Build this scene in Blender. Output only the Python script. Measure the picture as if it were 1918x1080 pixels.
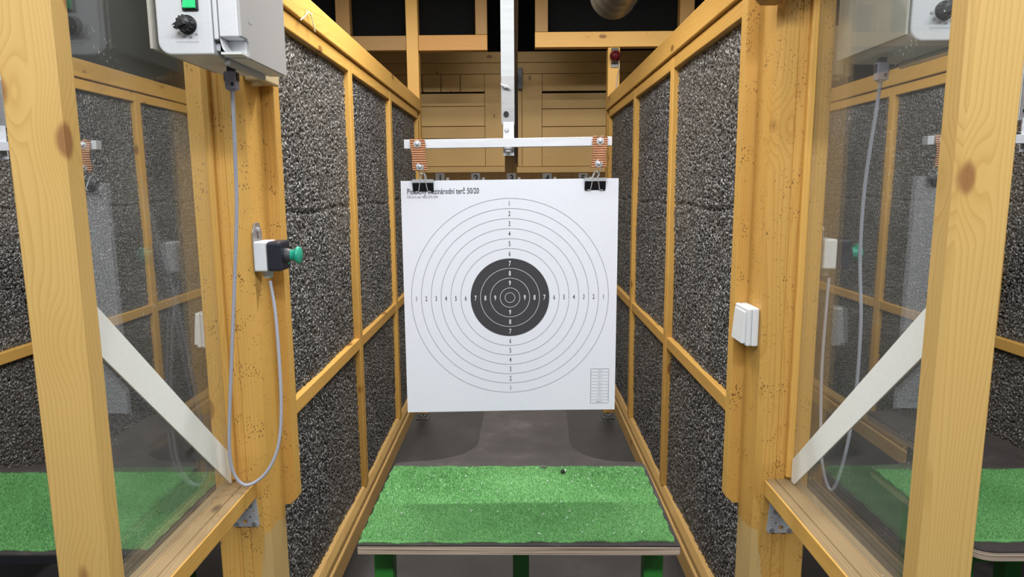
import bpy, bmesh, math, random
import numpy as np
from mathutils import Vector, Matrix

for o in list(bpy.data.objects):
    bpy.data.objects.remove(o)
random.seed(7)
S = bpy.context.scene
COL = S.collection

# ------------------------------------------------------------------ camera
cam_d = bpy.data.cameras.new('camera')
cam = bpy.data.objects.new('camera', cam_d)
COL.objects.link(cam)
cam_d.sensor_width = 36.0
cam_d.lens = 1255.0 / 1918.0 * 36.0
cam_d.clip_start = 0.02
cam_d.clip_end = 100
P_, R_, Y_ = math.radians(8.6), math.radians(-0.40), math.radians(-0.45)
fw = Vector((math.sin(Y_) * math.cos(P_), math.cos(Y_) * math.cos(P_), -math.sin(P_)))
rt = Vector((math.cos(Y_), -math.sin(Y_), 0))
up = rt.cross(fw)
rt, up = math.cos(R_) * rt + math.sin(R_) * up, -math.sin(R_) * rt + math.cos(R_) * up
cam.matrix_world = Matrix(((rt.x, up.x, -fw.x, 0), (rt.y, up.y, -fw.y, 0), (rt.z, up.z, -fw.z, 1.6), (0, 0, 0, 1)))
S.camera = cam

# ------------------------------------------------------------------ world, lights, exposure
W = bpy.data.worlds.new('hall_ambient')
S.world = W
W.use_nodes = True
W.node_tree.nodes['Background'].inputs[0].default_value = (0.9, 0.95, 1.0, 1)
W.node_tree.nodes['Background'].inputs[1].default_value = 0.10
S.view_settings.view_transform = 'Standard'
S.view_settings.look = 'None'
S.view_settings.gamma = 1
S.view_settings.exposure = 0.18
S.view_settings.use_curve_mapping = False


def area(name, loc, rot, sx, sy, power, color=(1.0, 0.97, 0.92)):
    d = bpy.data.lights.new(name, 'AREA')
    d.shape = 'RECTANGLE'
    d.size, d.size_y = sx, sy
    d.energy = power
    d.color = color
    o = bpy.data.objects.new(name, d)
    COL.objects.link(o)
    o.location = loc
    o.rotation_euler = [math.radians(a) for a in rot]
    return o


area('booth_tube_light', (0, -0.6, 2.95), (30, 0, 0), 4.2, 0.25, 92, (0.96, 0.98, 1.0))
area('booth_front_light', (0, 1.0, 2.95), (0, 0, 0), 4.4, 0.16, 32, (1.0, 0.99, 0.97))
area('lane_tube_light', (-0.02, 2.28, 2.92), (0, 0, 0), 1.2, 0.08, 58, (1.0, 0.98, 0.95))
area('lane_end_tube_light', (-0.02, 3.85, 2.68), (22, 0, 0), 2.6, 0.06, 9, (1.0, 0.97, 0.92))
area('range_light_mid', (0, 12, 3.1), (0, 0, 0), 8, 0.6, 200, (1.0, 0.93, 0.82))
area('range_light_far', (0, 21.5, 3.1), (0, 0, 0), 10, 0.6, 170, (1.0, 0.93, 0.82))


# ------------------------------------------------------------------ material helpers
def new_mat(name):
    m = bpy.data.materials.new(name)
    m.use_nodes = True
    nt = m.node_tree
    return m, nt, nt.nodes['Principled BSDF']


def N(nt, typ, **kw):
    n = nt.nodes.new(typ)
    for k, v in kw.items():
        if k.startswith('i_'):
            key = k[2:]
            key = int(key) if key.isdigit() else key.replace('_', ' ')
            n.inputs[key].default_value = v
        else:
            setattr(n, k, v)
    return n


def L(nt, a, b):
    nt.links.new(a, b)


def math_n(nt, op, a, b=None):
    n = nt.nodes.new('ShaderNodeMath')
    n.operation = op
    for i, v in enumerate((a, b)):
        if v is None:
            continue
        if isinstance(v, (int, float)):
            n.inputs[i].default_value = v
        else:
            nt.links.new(v, n.inputs[i])
    return n.outputs[0]


def mix_c(nt, f, a, b):
    n = nt.nodes.new('ShaderNodeMix')
    n.data_type = 'RGBA'
    for idx, v in ((0, f), (6, a), (7, b)):
        if isinstance(v, (int, float)):
            n.inputs[idx].default_value = v
        elif isinstance(v, tuple):
            n.inputs[idx].default_value = (*v, 1) if len(v) == 3 else v
        else:
            nt.links.new(v, n.inputs[idx])
    return n.outputs[2]


def ramp(nt, src, stops):
    n = nt.nodes.new('ShaderNodeValToRGB')
    el = n.color_ramp.elements
    while len(el) < len(stops):
        el.new(0.5)
    for e, (p, c) in zip(el, stops):
        e.position = p
        e.color = (*c, 1) if len(c) == 3 else c
    nt.links.new(src, n.inputs[0])
    return n.outputs[0]


def plain(name, col, rough=0.5, metal=0.0, bump=0, bscale=200, spec=0.5):
    m, nt, b = new_mat(name)
    b.inputs['Base Color'].default_value = (*col, 1)
    b.inputs['Roughness'].default_value = rough
    b.inputs['Metallic'].default_value = metal
    b.inputs['Specular IOR Level'].default_value = spec
    tc = N(nt, 'ShaderNodeTexCoord')
    nz = N(nt, 'ShaderNodeTexNoise', i_Scale=bscale, i_Detail=3.0)
    L(nt, tc.outputs['Object'], nz.inputs['Vector'])
    c = mix_c(nt, nz.outputs[0], tuple(x * 0.93 for x in col), tuple(min(1, x * 1.06) for x in col))
    L(nt, c, b.inputs['Base Color'])
    if bump:
        bp = N(nt, 'ShaderNodeBump', i_Strength=bump, i_Distance=0.002)
        L(nt, nz.outputs[0], bp.inputs['Height'])
        L(nt, bp.outputs[0], b.inputs['Normal'])
    return m


WOODS = {}


def wood(axis, tone='honey', pits=0.0, bare=0):
    """pine with growth rings along `axis`, knots and optional dark pits"""
    key = (axis, tone, pits, bare)
    if key in WOODS:
        return WOODS[key]
    pal = {'honey': ((0.69, 0.395, 0.085), (0.53, 0.262, 0.043), (0.17, 0.065, 0.02)),
           'pale': ((0.69, 0.445, 0.135), (0.535, 0.31, 0.072), (0.24, 0.095, 0.035)),
           'cream': ((0.60, 0.42, 0.17), (0.50, 0.32, 0.11), (0.22, 0.1, 0.04)),
           'amber': ((0.55, 0.265, 0.05), (0.42, 0.18, 0.028), (0.16, 0.06, 0.015)),
           'brown': ((0.35, 0.19, 0.045), (0.25, 0.12, 0.026), (0.09, 0.04, 0.015)),
           'grey': ((0.37, 0.262, 0.135), (0.24, 0.155, 0.07), (0.09, 0.06, 0.04)),
           'plank': ((0.78, 0.50, 0.175), (0.60, 0.345, 0.10), (0.16, 0.07, 0.025)),
           'board': ((0.62, 0.39, 0.13), (0.47, 0.265, 0.075), (0.14, 0.06, 0.02))}[tone]
    m, nt, b = new_mat('pine_%s_%s' % (tone, 'xyz'[axis]))
    tc = N(nt, 'ShaderNodeTexCoord')
    oi = N(nt, 'ShaderNodeObjectInfo')
    rnd = N(nt, 'ShaderNodeVectorMath', operation='SCALE')
    rnd.inputs[0].default_value = (3.7, 5.1, 4.3)
    L(nt, oi.outputs['Random'], rnd.inputs['Scale'])
    add = N(nt, 'ShaderNodeVectorMath', operation='ADD')
    L(nt, tc.outputs['Object'], add.inputs[0])
    L(nt, rnd.outputs[0], add.inputs[1])
    sc = [1.0, 1.0, 1.0]
    sc[axis] = 0.10
    mp = N(nt, 'ShaderNodeMapping')
    mp.inputs['Scale'].default_value = sc
    L(nt, add.outputs[0], mp.inputs['Vector'])
    # knots
    sk = [8.0, 8.0, 8.0]
    sk[axis] = 4.0
    mk = N(nt, 'ShaderNodeMapping')
    mk.inputs['Scale'].default_value = sk
    L(nt, add.outputs[0], mk.inputs['Vector'])
    vo = N(nt, 'ShaderNodeTexVoronoi', i_Scale=1.0)
    L(nt, mk.outputs[0], vo.inputs['Vector'])
    knot_d = vo.outputs['Distance']
    near = N(nt, 'ShaderNodeMapRange', interpolation_type='SMOOTHSTEP')
    near.inputs[1].default_value, near.inputs[2].default_value = 0.05, 0.40
    near.inputs[3].default_value, near.inputs[4].default_value = 1.0, 0.0
    L(nt, knot_d, near.inputs[0])
    core = N(nt, 'ShaderNodeMapRange', interpolation_type='SMOOTHSTEP')
    core.inputs[1].default_value, core.inputs[2].default_value = 0.07, 0.125
    core.inputs[3].default_value, core.inputs[4].default_value = 1.0, 0.0
    L(nt, knot_d, core.inputs[0])
    n1 = N(nt, 'ShaderNodeTexNoise', i_Scale=9.0, i_Detail=2.0)
    L(nt, mp.outputs[0], n1.inputs['Vector'])
    sep = N(nt, 'ShaderNodeSeparateXYZ')
    L(nt, mp.outputs[0], sep.inputs[0])
    oth = [i for i in range(3) if i != axis]
    u = math_n(nt, 'ADD', sep.outputs[oth[0]], math_n(nt, 'MULTIPLY', sep.outputs[oth[1]], 0.72))
    u = math_n(nt, 'ADD', u, math_n(nt, 'MULTIPLY', n1.outputs[0], 0.085))
    u = math_n(nt, 'ADD', u, math_n(nt, 'MULTIPLY', near.outputs[0], 0.022))
    ring = math_n(nt, 'FRACT', math_n(nt, 'MULTIPLY', u, 150.0))
    ringc = ramp(nt, ring, [(0.0, (0.08,) * 3), (0.55, (0.3,) * 3), (0.9, (0.85,) * 3), (1.0, (0.1,) * 3)])
    n2 = N(nt, 'ShaderNodeTexNoise', i_Scale=4.0, i_Detail=4.0)
    L(nt, mp.outputs[0], n2.inputs['Vector'])
    f = math_n(nt, 'MULTIPLY', ringc, math_n(nt, 'ADD', math_n(nt, 'MULTIPLY', n2.outputs[0], 1.1), 0.05))
    c = mix_c(nt, f, pal[0], pal[1])
    tint = N(nt, 'ShaderNodeHueSaturation')
    tint.inputs['Saturation'].default_value = 0.97
    v = math_n(nt, 'ADD', math_n(nt, 'MULTIPLY', oi.outputs['Random'], 0.14), 0.93)
    L(nt, v, tint.inputs['Value'])
    L(nt, c, tint.inputs['Color'])
    kc = mix_c(nt, math_n(nt, 'MULTIPLY', near.outputs[0], 0.22), tint.outputs[0], pal[1])
    kc = mix_c(nt, math_n(nt, 'MULTIPLY', core.outputs[0], 0.8), kc, pal[2])
    if pits:
        pv = N(nt, 'ShaderNodeTexVoronoi', i_Scale=210.0)
        pm = [1.0, 1.0, 1.0]
        pm[axis] = 0.6
        mpp = N(nt, 'ShaderNodeMapping')
        mpp.inputs['Scale'].default_value = pm
        L(nt, add.outputs[0], mpp.inputs['Vector'])
        L(nt, mpp.outputs[0], pv.inputs['Vector'])
        pn = N(nt, 'ShaderNodeTexNoise', i_Scale=26.0, i_Detail=2.0)
        L(nt, add.outputs[0], pn.inputs['Vector'])
        th = math_n(nt, 'MULTIPLY', math_n(nt, 'SUBTRACT', pn.outputs[0], 0.36), pits * 1.25)
        pit = math_n(nt, 'LESS_THAN', pv.outputs['Distance'], th)
        kc = mix_c(nt, math_n(nt, 'MULTIPLY', pit, 0.75), kc, (0.10, 0.05, 0.02))
    if bare:
        # unvarnished patch on the lower lane-side corner
        so = N(nt, 'ShaderNodeSeparateXYZ')
        L(nt, tc.outputs['Object'], so.inputs[0])
        bn = N(nt, 'ShaderNodeTexNoise', i_Scale=14.0, i_Detail=2.0)
        L(nt, tc.outputs['Object'], bn.inputs['Vector'])
        side = math_n(nt, 'MULTIPLY', so.outputs[0], -float(bare))
        lim = math_n(nt, 'ADD', math_n(nt, 'MULTIPLY', so.outputs[2], 0.12), -0.062)
        lim = math_n(nt, 'ADD', lim, math_n(nt, 'MULTIPLY', bn.outputs[0], 0.02))
        m1 = math_n(nt, 'GREATER_THAN', side, lim)
        m2 = math_n(nt, 'LESS_THAN', math_n(nt, 'ADD', so.outputs[2], math_n(nt, 'MULTIPLY', bn.outputs[0], 0.06)), 0.845)
        kc = mix_c(nt, math_n(nt, 'MULTIPLY', math_n(nt, 'MULTIPLY', m1, m2), 0.75), kc, (0.60, 0.44, 0.20))
    L(nt, kc, b.inputs['Base Color'])
    b.inputs['Roughness'].default_value = 0.5
    b.inputs['Specular IOR Level'].default_value = 0.35
    bp = N(nt, 'ShaderNodeBump', i_Strength=0.18, i_Distance=0.001)
    L(nt, ringc, bp.inputs['Height'])
    L(nt, bp.outputs[0], b.inputs['Normal'])
    WOODS[key] = m
    return m


def make_foam_mat():
    m, nt, b = new_mat('acoustic_crumb_panel')
    tc = N(nt, 'ShaderNodeTexCoord')
    n1 = N(nt, 'ShaderNodeTexNoise', i_Scale=175.0, i_Detail=3.0)
    n2 = N(nt, 'ShaderNodeTexNoise', i_Scale=1.8, i_Detail=3.0)
    n3 = N(nt, 'ShaderNodeTexNoise', i_Scale=420.0, i_Detail=2.0)
    for n in (n1, n2, n3):
        L(nt, tc.outputs['Object'], n.inputs['Vector'])
    c = ramp(nt, n1.outputs[0], [(0.38, (0.008, 0.008, 0.009)), (0.52, (0.050, 0.049, 0.049)), (0.66, (0.56, 0.556, 0.555))])
    c = mix_c(nt, ramp(nt, n2.outputs[0], [(0.40, (0, 0, 0)), (0.75, (0.45, 0.45, 0.45))]), c, (0.17, 0.145, 0.105))
    L(nt, c, b.inputs['Base Color'])
    b.inputs['Roughness'].default_value = 0.42
    b.inputs['Specular IOR Level'].default_value = 0.6
    bp = N(nt, 'ShaderNodeBump', i_Strength=0.6, i_Distance=0.002)
    L(nt, n3.outputs[0], bp.inputs['Height'])
    L(nt, bp.outputs[0], b.inputs['Normal'])
    return m


def make_glass_mat():
    m, nt, b = new_mat('dusty_clear_pane')
    nt.nodes.remove(b)
    out = nt.nodes['Material Output']
    geo = N(nt, 'ShaderNodeNewGeometry')
    ior = math_n(nt, 'ADD', 1.5, math_n(nt, 'MULTIPLY', geo.outputs['Backfacing'], 1 / 1.5 - 1.5))
    fr = N(nt, 'ShaderNodeFresnel')
    L(nt, ior, fr.inputs['IOR'])
    tr = N(nt, 'ShaderNodeBsdfTransparent')
    tr.inputs[0].default_value = (0.955, 0.97, 0.965, 1)
    gl = N(nt, 'ShaderNodeBsdfGlossy')
    gl.inputs['Roughness'].default_value = 0.0
    gl.inputs['Color'].default_value = (1, 1, 1, 1)
    mx = N(nt, 'ShaderNodeMixShader')
    L(nt, fr.outputs[0], mx.inputs[0])
    L(nt, tr.outputs[0], mx.inputs[1])
    L(nt, gl.outputs[0], mx.inputs[2])
    tc = N(nt, 'ShaderNodeTexCoord')
    vo = N(nt, 'ShaderNodeTexVoronoi', i_Scale=150.0)
    vo.inputs['Randomness'].default_value = 1.0
    mp = N(nt, 'ShaderNodeMapping')
    mp.inputs['Scale'].default_value = (1, 1, 0.45)
    L(nt, tc.outputs['Object'], mp.inputs['Vector'])
    L(nt, mp.outputs[0], vo.inputs['Vector'])
    nz = N(nt, 'ShaderNodeTexNoise', i_Scale=7.0, i_Detail=3.0)
    L(nt, tc.outputs['Object'], nz.inputs['Vector'])
    th = math_n(nt, 'MULTIPLY', math_n(nt, 'SUBTRACT', nz.outputs[0], 0.46), 0.9)
    spk = math_n(nt, 'LESS_THAN', vo.outputs['Distance'], th)
    film = math_n(nt, 'ADD', math_n(nt, 'MULTIPLY', nz.outputs[0], 0.05), 0.012)
    fac = math_n(nt, 'MAXIMUM', film, math_n(nt, 'MULTIPLY', spk, 0.32))
    df = N(nt, 'ShaderNodeBsdfDiffuse')
    df.inputs[0].default_value = (0.75, 0.76, 0.74, 1)
    m2 = N(nt, 'ShaderNodeMixShader')
    L(nt, fac, m2.inputs[0])
    L(nt, mx.outputs[0], m2.inputs[1])
    L(nt, df.outputs[0], m2.inputs[2])
    L(nt, m2.outputs[0], out.inputs['Surface'])
    return m


def make_floor_mat():
    m, nt, b = new_mat('worn_dark_floor')
    tc = N(nt, 'ShaderNodeTexCoord')
    n1 = N(nt, 'ShaderNodeTexNoise', i_Scale=2.2, i_Detail=6.0, i_Roughness=0.65)
    n2 = N(nt, 'ShaderNodeTexNoise', i_Scale=60.0, i_Detail=4.0)
    for n in (n1, n2):
        L(nt, tc.outputs['Object'], n.inputs['Vector'])
    c = ramp(nt, n1.outputs[0], [(0.3, (0.042, 0.039, 0.040)), (0.55, (0.070, 0.066, 0.067)), (0.8, (0.14, 0.132, 0.131))])
    c2 = mix_c(nt, math_n(nt, 'MULTIPLY', n2.outputs[0], 0.5), c, (0.075, 0.07, 0.07))
    L(nt, c2, b.inputs['Base Color'])
    b.inputs['Roughness'].default_value = 0.55
    bp = N(nt, 'ShaderNodeBump', i_Strength=0.25, i_Distance=0.003)
    L(nt, n2.outputs[0], bp.inputs['Height'])
    L(nt, bp.outputs[0], b.inputs['Normal'])
    return m


def make_rubber_mat():
    m, nt, b = new_mat('dirty_black_rubber')
    tc = N(nt, 'ShaderNodeTexCoord')
    n1 = N(nt, 'ShaderNodeTexNoise', i_Scale=7.0, i_Detail=6.0, i_Roughness=0.7)
    n2 = N(nt, 'ShaderNodeTexNoise', i_Scale=150.0, i_Detail=3.0)
    for n in (n1, n2):
        L(nt, tc.outputs['Object'], n.inputs['Vector'])
    c = ramp(nt, n1.outputs[0], [(0.3, (0.026, 0.022, 0.022)), (0.55, (0.055, 0.047, 0.047)), (0.8, (0.14, 0.12, 0.118))])
    c = mix_c(nt, math_n(nt, 'MULTIPLY', n2.outputs[0], 0.5), c, (0.04, 0.035, 0.035))
    L(nt, c, b.inputs['Base Color'])
    b.inputs['Roughness'].default_value = 0.6
    bp = N(nt, 'ShaderNodeBump', i_Strength=0.5, i_Distance=0.002)
    L(nt, n2.outputs[0], bp.inputs['Height'])
    L(nt, bp.outputs[0], b.inputs['Normal'])
    return m


def make_carpet_mat():
    m, nt, b = new_mat('green_turf_carpet')
    tc = N(nt, 'ShaderNodeTexCoord')
    n1 = N(nt, 'ShaderNodeTexNoise', i_Scale=9.0, i_Detail=4.0)
    n2 = N(nt, 'ShaderNodeTexNoise', i_Scale=380.0, i_Detail=2.0)
    for n in (n1, n2):
        L(nt, tc.outputs['Object'], n.inputs['Vector'])
    c = ramp(nt, n2.outputs[0], [(0.30, (0.035, 0.115, 0.032)), (0.5, (0.135, 0.365, 0.118)), (0.74, (0.30, 0.56, 0.26))])
    c = mix_c(nt, ramp(nt, n1.outputs[0], [(0.45, (0, 0, 0)), (0.8, (0.4, 0.4, 0.4))]), c, (0.09, 0.25, 0.08))
    L(nt, c, b.inputs['Base Color'])
    b.inputs['Roughness'].default_value = 0.75
    b.inputs['Specular IOR Level'].default_value = 0.2
    return m


def make_plyedge_mat():
    m, nt, b = new_mat('plywood_edge')
    tc = N(nt, 'ShaderNodeTexCoord')
    mp = N(nt, 'ShaderNodeMapping')
    mp.inputs['Scale'].default_value = (3, 3, 330)
    L(nt, tc.outputs['Object'], mp.inputs['Vector'])
    nz = N(nt, 'ShaderNodeTexNoise', i_Scale=1.0, i_Detail=3.0)
    L(nt, mp.outputs[0], nz.inputs['Vector'])
    c = ramp(nt, nz.outputs[0], [(0.35, (0.16, 0.105, 0.075)), (0.5, (0.42, 0.33, 0.25)), (0.7, (0.60, 0.50, 0.39))])
    L(nt, c, b.inputs['Base Color'])
    b.inputs['Roughness'].default_value = 0.7
    return m


def make_strap_mat():
    m, nt, b = new_mat('ribbed_orange_webbing')
    tc = N(nt, 'ShaderNodeTexCoord')
    wv = N(nt, 'ShaderNodeTexWave', wave_type='BANDS', bands_direction='Z', i_Scale=58.0, i_Distortion=1.2)
    wv.inputs['Detail'].default_value = 2.0
    L(nt, tc.outputs['Object'], wv.inputs['Vector'])
    c = ramp(nt, wv.outputs[0], [(0.1, (0.13, 0.04, 0.016)), (0.45, (0.46, 0.185, 0.075)), (0.9, (0.66, 0.34, 0.18))])
    L(nt, c, b.inputs['Base Color'])
    b.inputs['Roughness'].default_value = 0.75
    bp = N(nt, 'ShaderNodeBump', i_Strength=0.7, i_Distance=0.0015)
    L(nt, wv.outputs[0], bp.inputs['Height'])
    L(nt, bp.outputs[0], b.inputs['Normal'])
    return m


def make_alu_mat(name, col, rough, metal=0.55):
    m, nt, b = new_mat(name)
    tc = N(nt, 'ShaderNodeTexCoord')
    mp = N(nt, 'ShaderNodeMapping')
    mp.inputs['Scale'].default_value = (14, 14, 90)
    L(nt, tc.outputs['Object'], mp.inputs['Vector'])
    nz = N(nt, 'ShaderNodeTexNoise', i_Scale=1.0, i_Detail=4.0)
    L(nt, mp.outputs[0], nz.inputs['Vector'])
    c = mix_c(nt, nz.outputs[0], tuple(x * 0.82 for x in col), tuple(min(1, x * 1.12) for x in col))
    L(nt, c, b.inputs['Base Color'])
    b.inputs['Roughness'].default_value = rough
    b.inputs['Metallic'].default_value = metal
    return m


def make_green_lit():
    m, nt, b = new_mat('lit_green_rocker')
    b.inputs['Base Color'].default_value = (0.02, 0.42, 0.14, 1)
    b.inputs['Roughness'].default_value = 0.2
    tc = N(nt, 'ShaderNodeTexCoord')
    nz = N(nt, 'ShaderNodeTexNoise', i_Scale=90.0)
    L(nt, tc.outputs['Object'], nz.inputs['Vector'])
    c = mix_c(nt, nz.outputs[0], (0.0, 0.32, 0.10), (0.10, 0.85, 0.35))
    L(nt, c, b.inputs['Emission Color'])
    b.inputs['Emission Strength'].default_value = 0.45
    return m


M = {}
M['foam'] = make_foam_mat()
M['glass'] = make_glass_mat()
M['floor'] = make_floor_mat()
M['rubber'] = make_rubber_mat()
M['carpet'] = make_carpet_mat()
M['plyedge'] = make_plyedge_mat()
M['strap'] = make_strap_mat()
M['alu'] = make_alu_mat('brushed_aluminium', (0.74, 0.76, 0.80), 0.5, 0.35)
M['polewhite'] = make_alu_mat('lit_aluminium', (0.60, 0.63, 0.645), 0.55, 0.15)  # pale tone holds the bright light on the upper pole
M['steel'] = make_alu_mat('dull_steel', (0.46, 0.45, 0.45), 0.42, 0.7)
M['zinc'] = make_alu_mat('zinc_plated_steel', (0.60, 0.62, 0.66), 0.42, 0.3)
M['spine'] = make_alu_mat('grey_sheen_steel', (0.17, 0.17, 0.175), 0.4, 0.4)  # grey of the reflection painted on the clips; also colours the lamp's plate
M['darksteel'] = make_alu_mat('grimy_rail_steel', (0.20, 0.165, 0.14), 0.5, 0.5)
M['paper'] = plain('white_card', (0.79, 0.82, 0.90), 0.8, bump=0.02, bscale=300, spec=0.2)
M['ink'] = plain('dark_grey_ink', (0.060, 0.058, 0.064), 0.7, bscale=300, spec=0.2)
M['inkthin'] = plain('fine_grey_ink', (0.17, 0.17, 0.18), 0.8, spec=0.2)
M['inkwhite'] = plain('unprinted_white', (0.77, 0.79, 0.85), 0.8, spec=0.2)
M['black'] = plain('black_plastic', (0.014, 0.014, 0.018), 0.38)
M['blackpaint'] = plain('black_lacquered_steel', (0.010, 0.010, 0.013), 0.25)
M['felt'] = plain('black_felt', (0.006, 0.006, 0.006), 0.95, spec=0.1)
M['navy'] = plain('blue_black_plastic', (0.018, 0.019, 0.032), 0.38)
M['darkgrey'] = plain('dark_grey_plastic', (0.05, 0.05, 0.06), 0.5)
M['white'] = plain('white_plastic', (0.70, 0.72, 0.74), 0.42)
M['enclosure'] = plain('light_grey_plastic', (0.68, 0.70, 0.73), 0.38)
M['lidgrey'] = plain('mid_grey_plastic', (0.44, 0.44, 0.44), 0.5, bump=0.12, bscale=500)
M['ivory'] = plain('ivory_plastic', (0.62, 0.50, 0.30), 0.45)
M['cable'] = plain('grey_pvc_cable', (0.40, 0.41, 0.48), 0.45)
M['plug'] = plain('violet_grey_plastic', (0.34, 0.33, 0.42), 0.5)
M['green'] = plain('teal_green_plastic', (0.02, 0.36, 0.24), 0.32)
M['lit'] = make_green_lit()
M['brace'] = plain('white_strip', (0.84, 0.86, 0.83), 0.5)
M['greenpaint'] = plain('green_painted_steel', (0.025, 0.20, 0.028), 0.38)
M['red'] = plain('red_lens', (0.075, 0.006, 0.010), 0.12)
M['string'] = plain('frayed_white_string', (0.80, 0.72, 0.55), 0.9)
M['duct'] = make_alu_mat('galvanised_duct', (0.30, 0.275, 0.24), 0.4, 0.7)
M['plate'] = make_alu_mat('bleached_hardboard', (0.30, 0.30, 0.31), 0.6, 0.0)
M['concrete'] = plain('grey_plate', (0.16, 0.155, 0.155), 0.7)
M['signink'] = plain('sign_black', (0.008, 0.009, 0.016), 0.6)


# ------------------------------------------------------------------ mesh builder
class MB:
    def __init__(self):
        self.v, self.f, self.sm = [], [], []

    def add(self, vs, fs, smooth=False):
        o = len(self.v)
        self.v += [tuple(p) for p in vs]
        self.f += [tuple(i + o for i in f) for f in fs]
        self.sm += [smooth] * len(fs)
        return self

    def box(self, x0, x1, y0, y1, z0, z1):
        vs = [(x, y, z) for z in (z0, z1) for y in (y0, y1) for x in (x0, x1)]
        fs = [(0, 2, 3, 1), (4, 5, 7, 6), (0, 1, 5, 4), (2, 6, 7, 3), (0, 4, 6, 2), (1, 3, 7, 5)]
        return self.add(vs, fs)

    def prism(self, poly, axis, a, b, smooth=False):
        """extrude a polygon (two other axes, in xyz order) along axis from a to b"""
        def pt(p, t):
            q = list(p)
            q.insert(axis, t)
            return q
        n = len(poly)
        vs = [pt(p, a) for p in poly] + [pt(p, b) for p in poly]
        o = len(self.v)
        self.v += [tuple(p) for p in vs]
        fs = [tuple(range(n))[::-1], tuple(range(n, 2 * n))] + [(i, (i + 1) % n, n + (i + 1) % n, n + i) for i in range(n)]
        self.f += [tuple(i + o for i in f) for f in fs]
        self.sm += [False, False] + [smooth] * n
        return self

    def tube(self, pts, r, n=10, caps=True, smooth=True):
        pts = [Vector(p) for p in pts]
        rs = r if isinstance(r, (list, tuple)) else [r] * len(pts)
        vs = []
        prev = None
        for i, p in enumerate(pts):
            t = (pts[min(i + 1, len(pts) - 1)] - pts[max(i - 1, 0)])
            t.normalize()
            if prev is None:
                a = Vector((0, 0, 1)) if abs(t.z) < 0.9 else Vector((1, 0, 0))
                u = t.cross(a).normalized()
            else:
                u = (prev - t * prev.dot(t)).normalized()
            prev = u
            w = t.cross(u)
            for k in range(n):
                an = 2 * math.pi * k / n
                vs.append(p + (u * math.cos(an) + w * math.sin(an)) * rs[i])
        fs = []
        for i in range(len(pts) - 1):
            for k in range(n):
                fs.append((i * n + k, i * n + (k + 1) % n, (i + 1) * n + (k + 1) % n, (i + 1) * n + k))
        self.add(vs, fs, smooth)
        if caps:
            self.add(vs[:n], [tuple(range(n))[::-1]])
            self.add(vs[-n:], [tuple(range(n))])
        return self

    def cyl(self, p0, p1, r, n=24, r1=None):
        return self.tube([p0, p1], [r, r if r1 is None else r1], n)

    def lathe(self, p0, axis, prof, n=32):
        """profile [(t, r)] along axis from p0"""
        p0, axis = Vector(p0), Vector(axis)
        return self.tube([p0 + axis * t for t, r in prof], [max(r, 1e-5) for t, r in prof], n)

    def build(self, name, mat, root=None, bevel=0.0, seg=2, recalc=True):
        off = Vector(root.location) if root is not None and root.parent is None else Vector((0, 0, 0))
        if root is not None and root.parent is not None:
            off = Vector(root.parent.location)
        me = bpy.data.meshes.new(name)
        me.from_pydata([tuple(Vector(p) - off) for p in self.v], [], self.f)
        me.materials.append(mat)
        for p, s in zip(me.polygons, self.sm):
            p.use_smooth = s
        if recalc:
            bm = bmesh.new()
            bm.from_mesh(me)
            bmesh.ops.recalc_face_normals(bm, faces=bm.faces)
            bm.to_mesh(me)
            bm.free()
        o = bpy.data.objects.new(name, me)
        COL.objects.link(o)
        if root is not None:
            o.parent = root
        if bevel:
            md = o.modifiers.new('soft_edges', 'BEVEL')
            md.width = bevel
            md.segments = seg
            md.limit_method = 'ANGLE'
            md.angle_limit = math.radians(50)
        return o


def box(name, mat, root, x0, x1, y0, y1, z0, z1, bevel=0.0025, seg=2):
    return MB().box(x0, x1, y0, y1, z0, z1).build(name, mat, root, bevel, seg)


def thing(name, label, cat, loc=(0, 0, 0), group=None):
    o = bpy.data.objects.new(name, None)
    o.empty_display_size = 0.05
    COL.objects.link(o)
    o.location = loc
    return tag(o, label, cat, group)


def tag(o, label, cat, group=None, kind=None):
    if label:
        o['label'] = label
    if cat:
        o['category'] = cat
    if group:
        o['group'] = group
    if kind:
        o['kind'] = kind
    return o


def copy_tree(o, parent=None):
    c = o.copy()
    COL.objects.link(c)
    c.parent = parent
    for ch in list(o.children):
        copy_tree(ch, c)
    return c


def clone(o, shift, label, group=None):
    c = copy_tree(o)
    c.location = Vector(o.location) + Vector(shift)
    c['label'] = label
    if group:
        c['group'] = group
    return c


def structure(o):
    o['kind'] = 'structure'
    return o


def text_polys(s, cap, xs=1.0, bold=0.0, align='CENTER'):
    """flat text as (verts2d, faces); cap = capital height, xs = horizontal squeeze"""
    cu = bpy.data.curves.new('lettering', 'FONT')
    cu.body = s
    cu.size = cap / 0.70
    cu.align_x = align
    cu.offset = bold
    cu.resolution_u = 3
    o = bpy.data.objects.new('lettering', cu)
    COL.objects.link(o)
    bpy.context.view_layer.update()
    me = bpy.data.meshes.new_from_object(o.evaluated_get(bpy.context.evaluated_depsgraph_get()))
    vs = [(v.co.x * xs, v.co.y - cap * 0.5) for v in me.vertices]
    fs = [tuple(p.vertices) for p in me.polygons]
    bpy.data.objects.remove(o)
    bpy.data.curves.remove(cu)
    bpy.data.meshes.remove(me)
    return vs, fs


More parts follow.
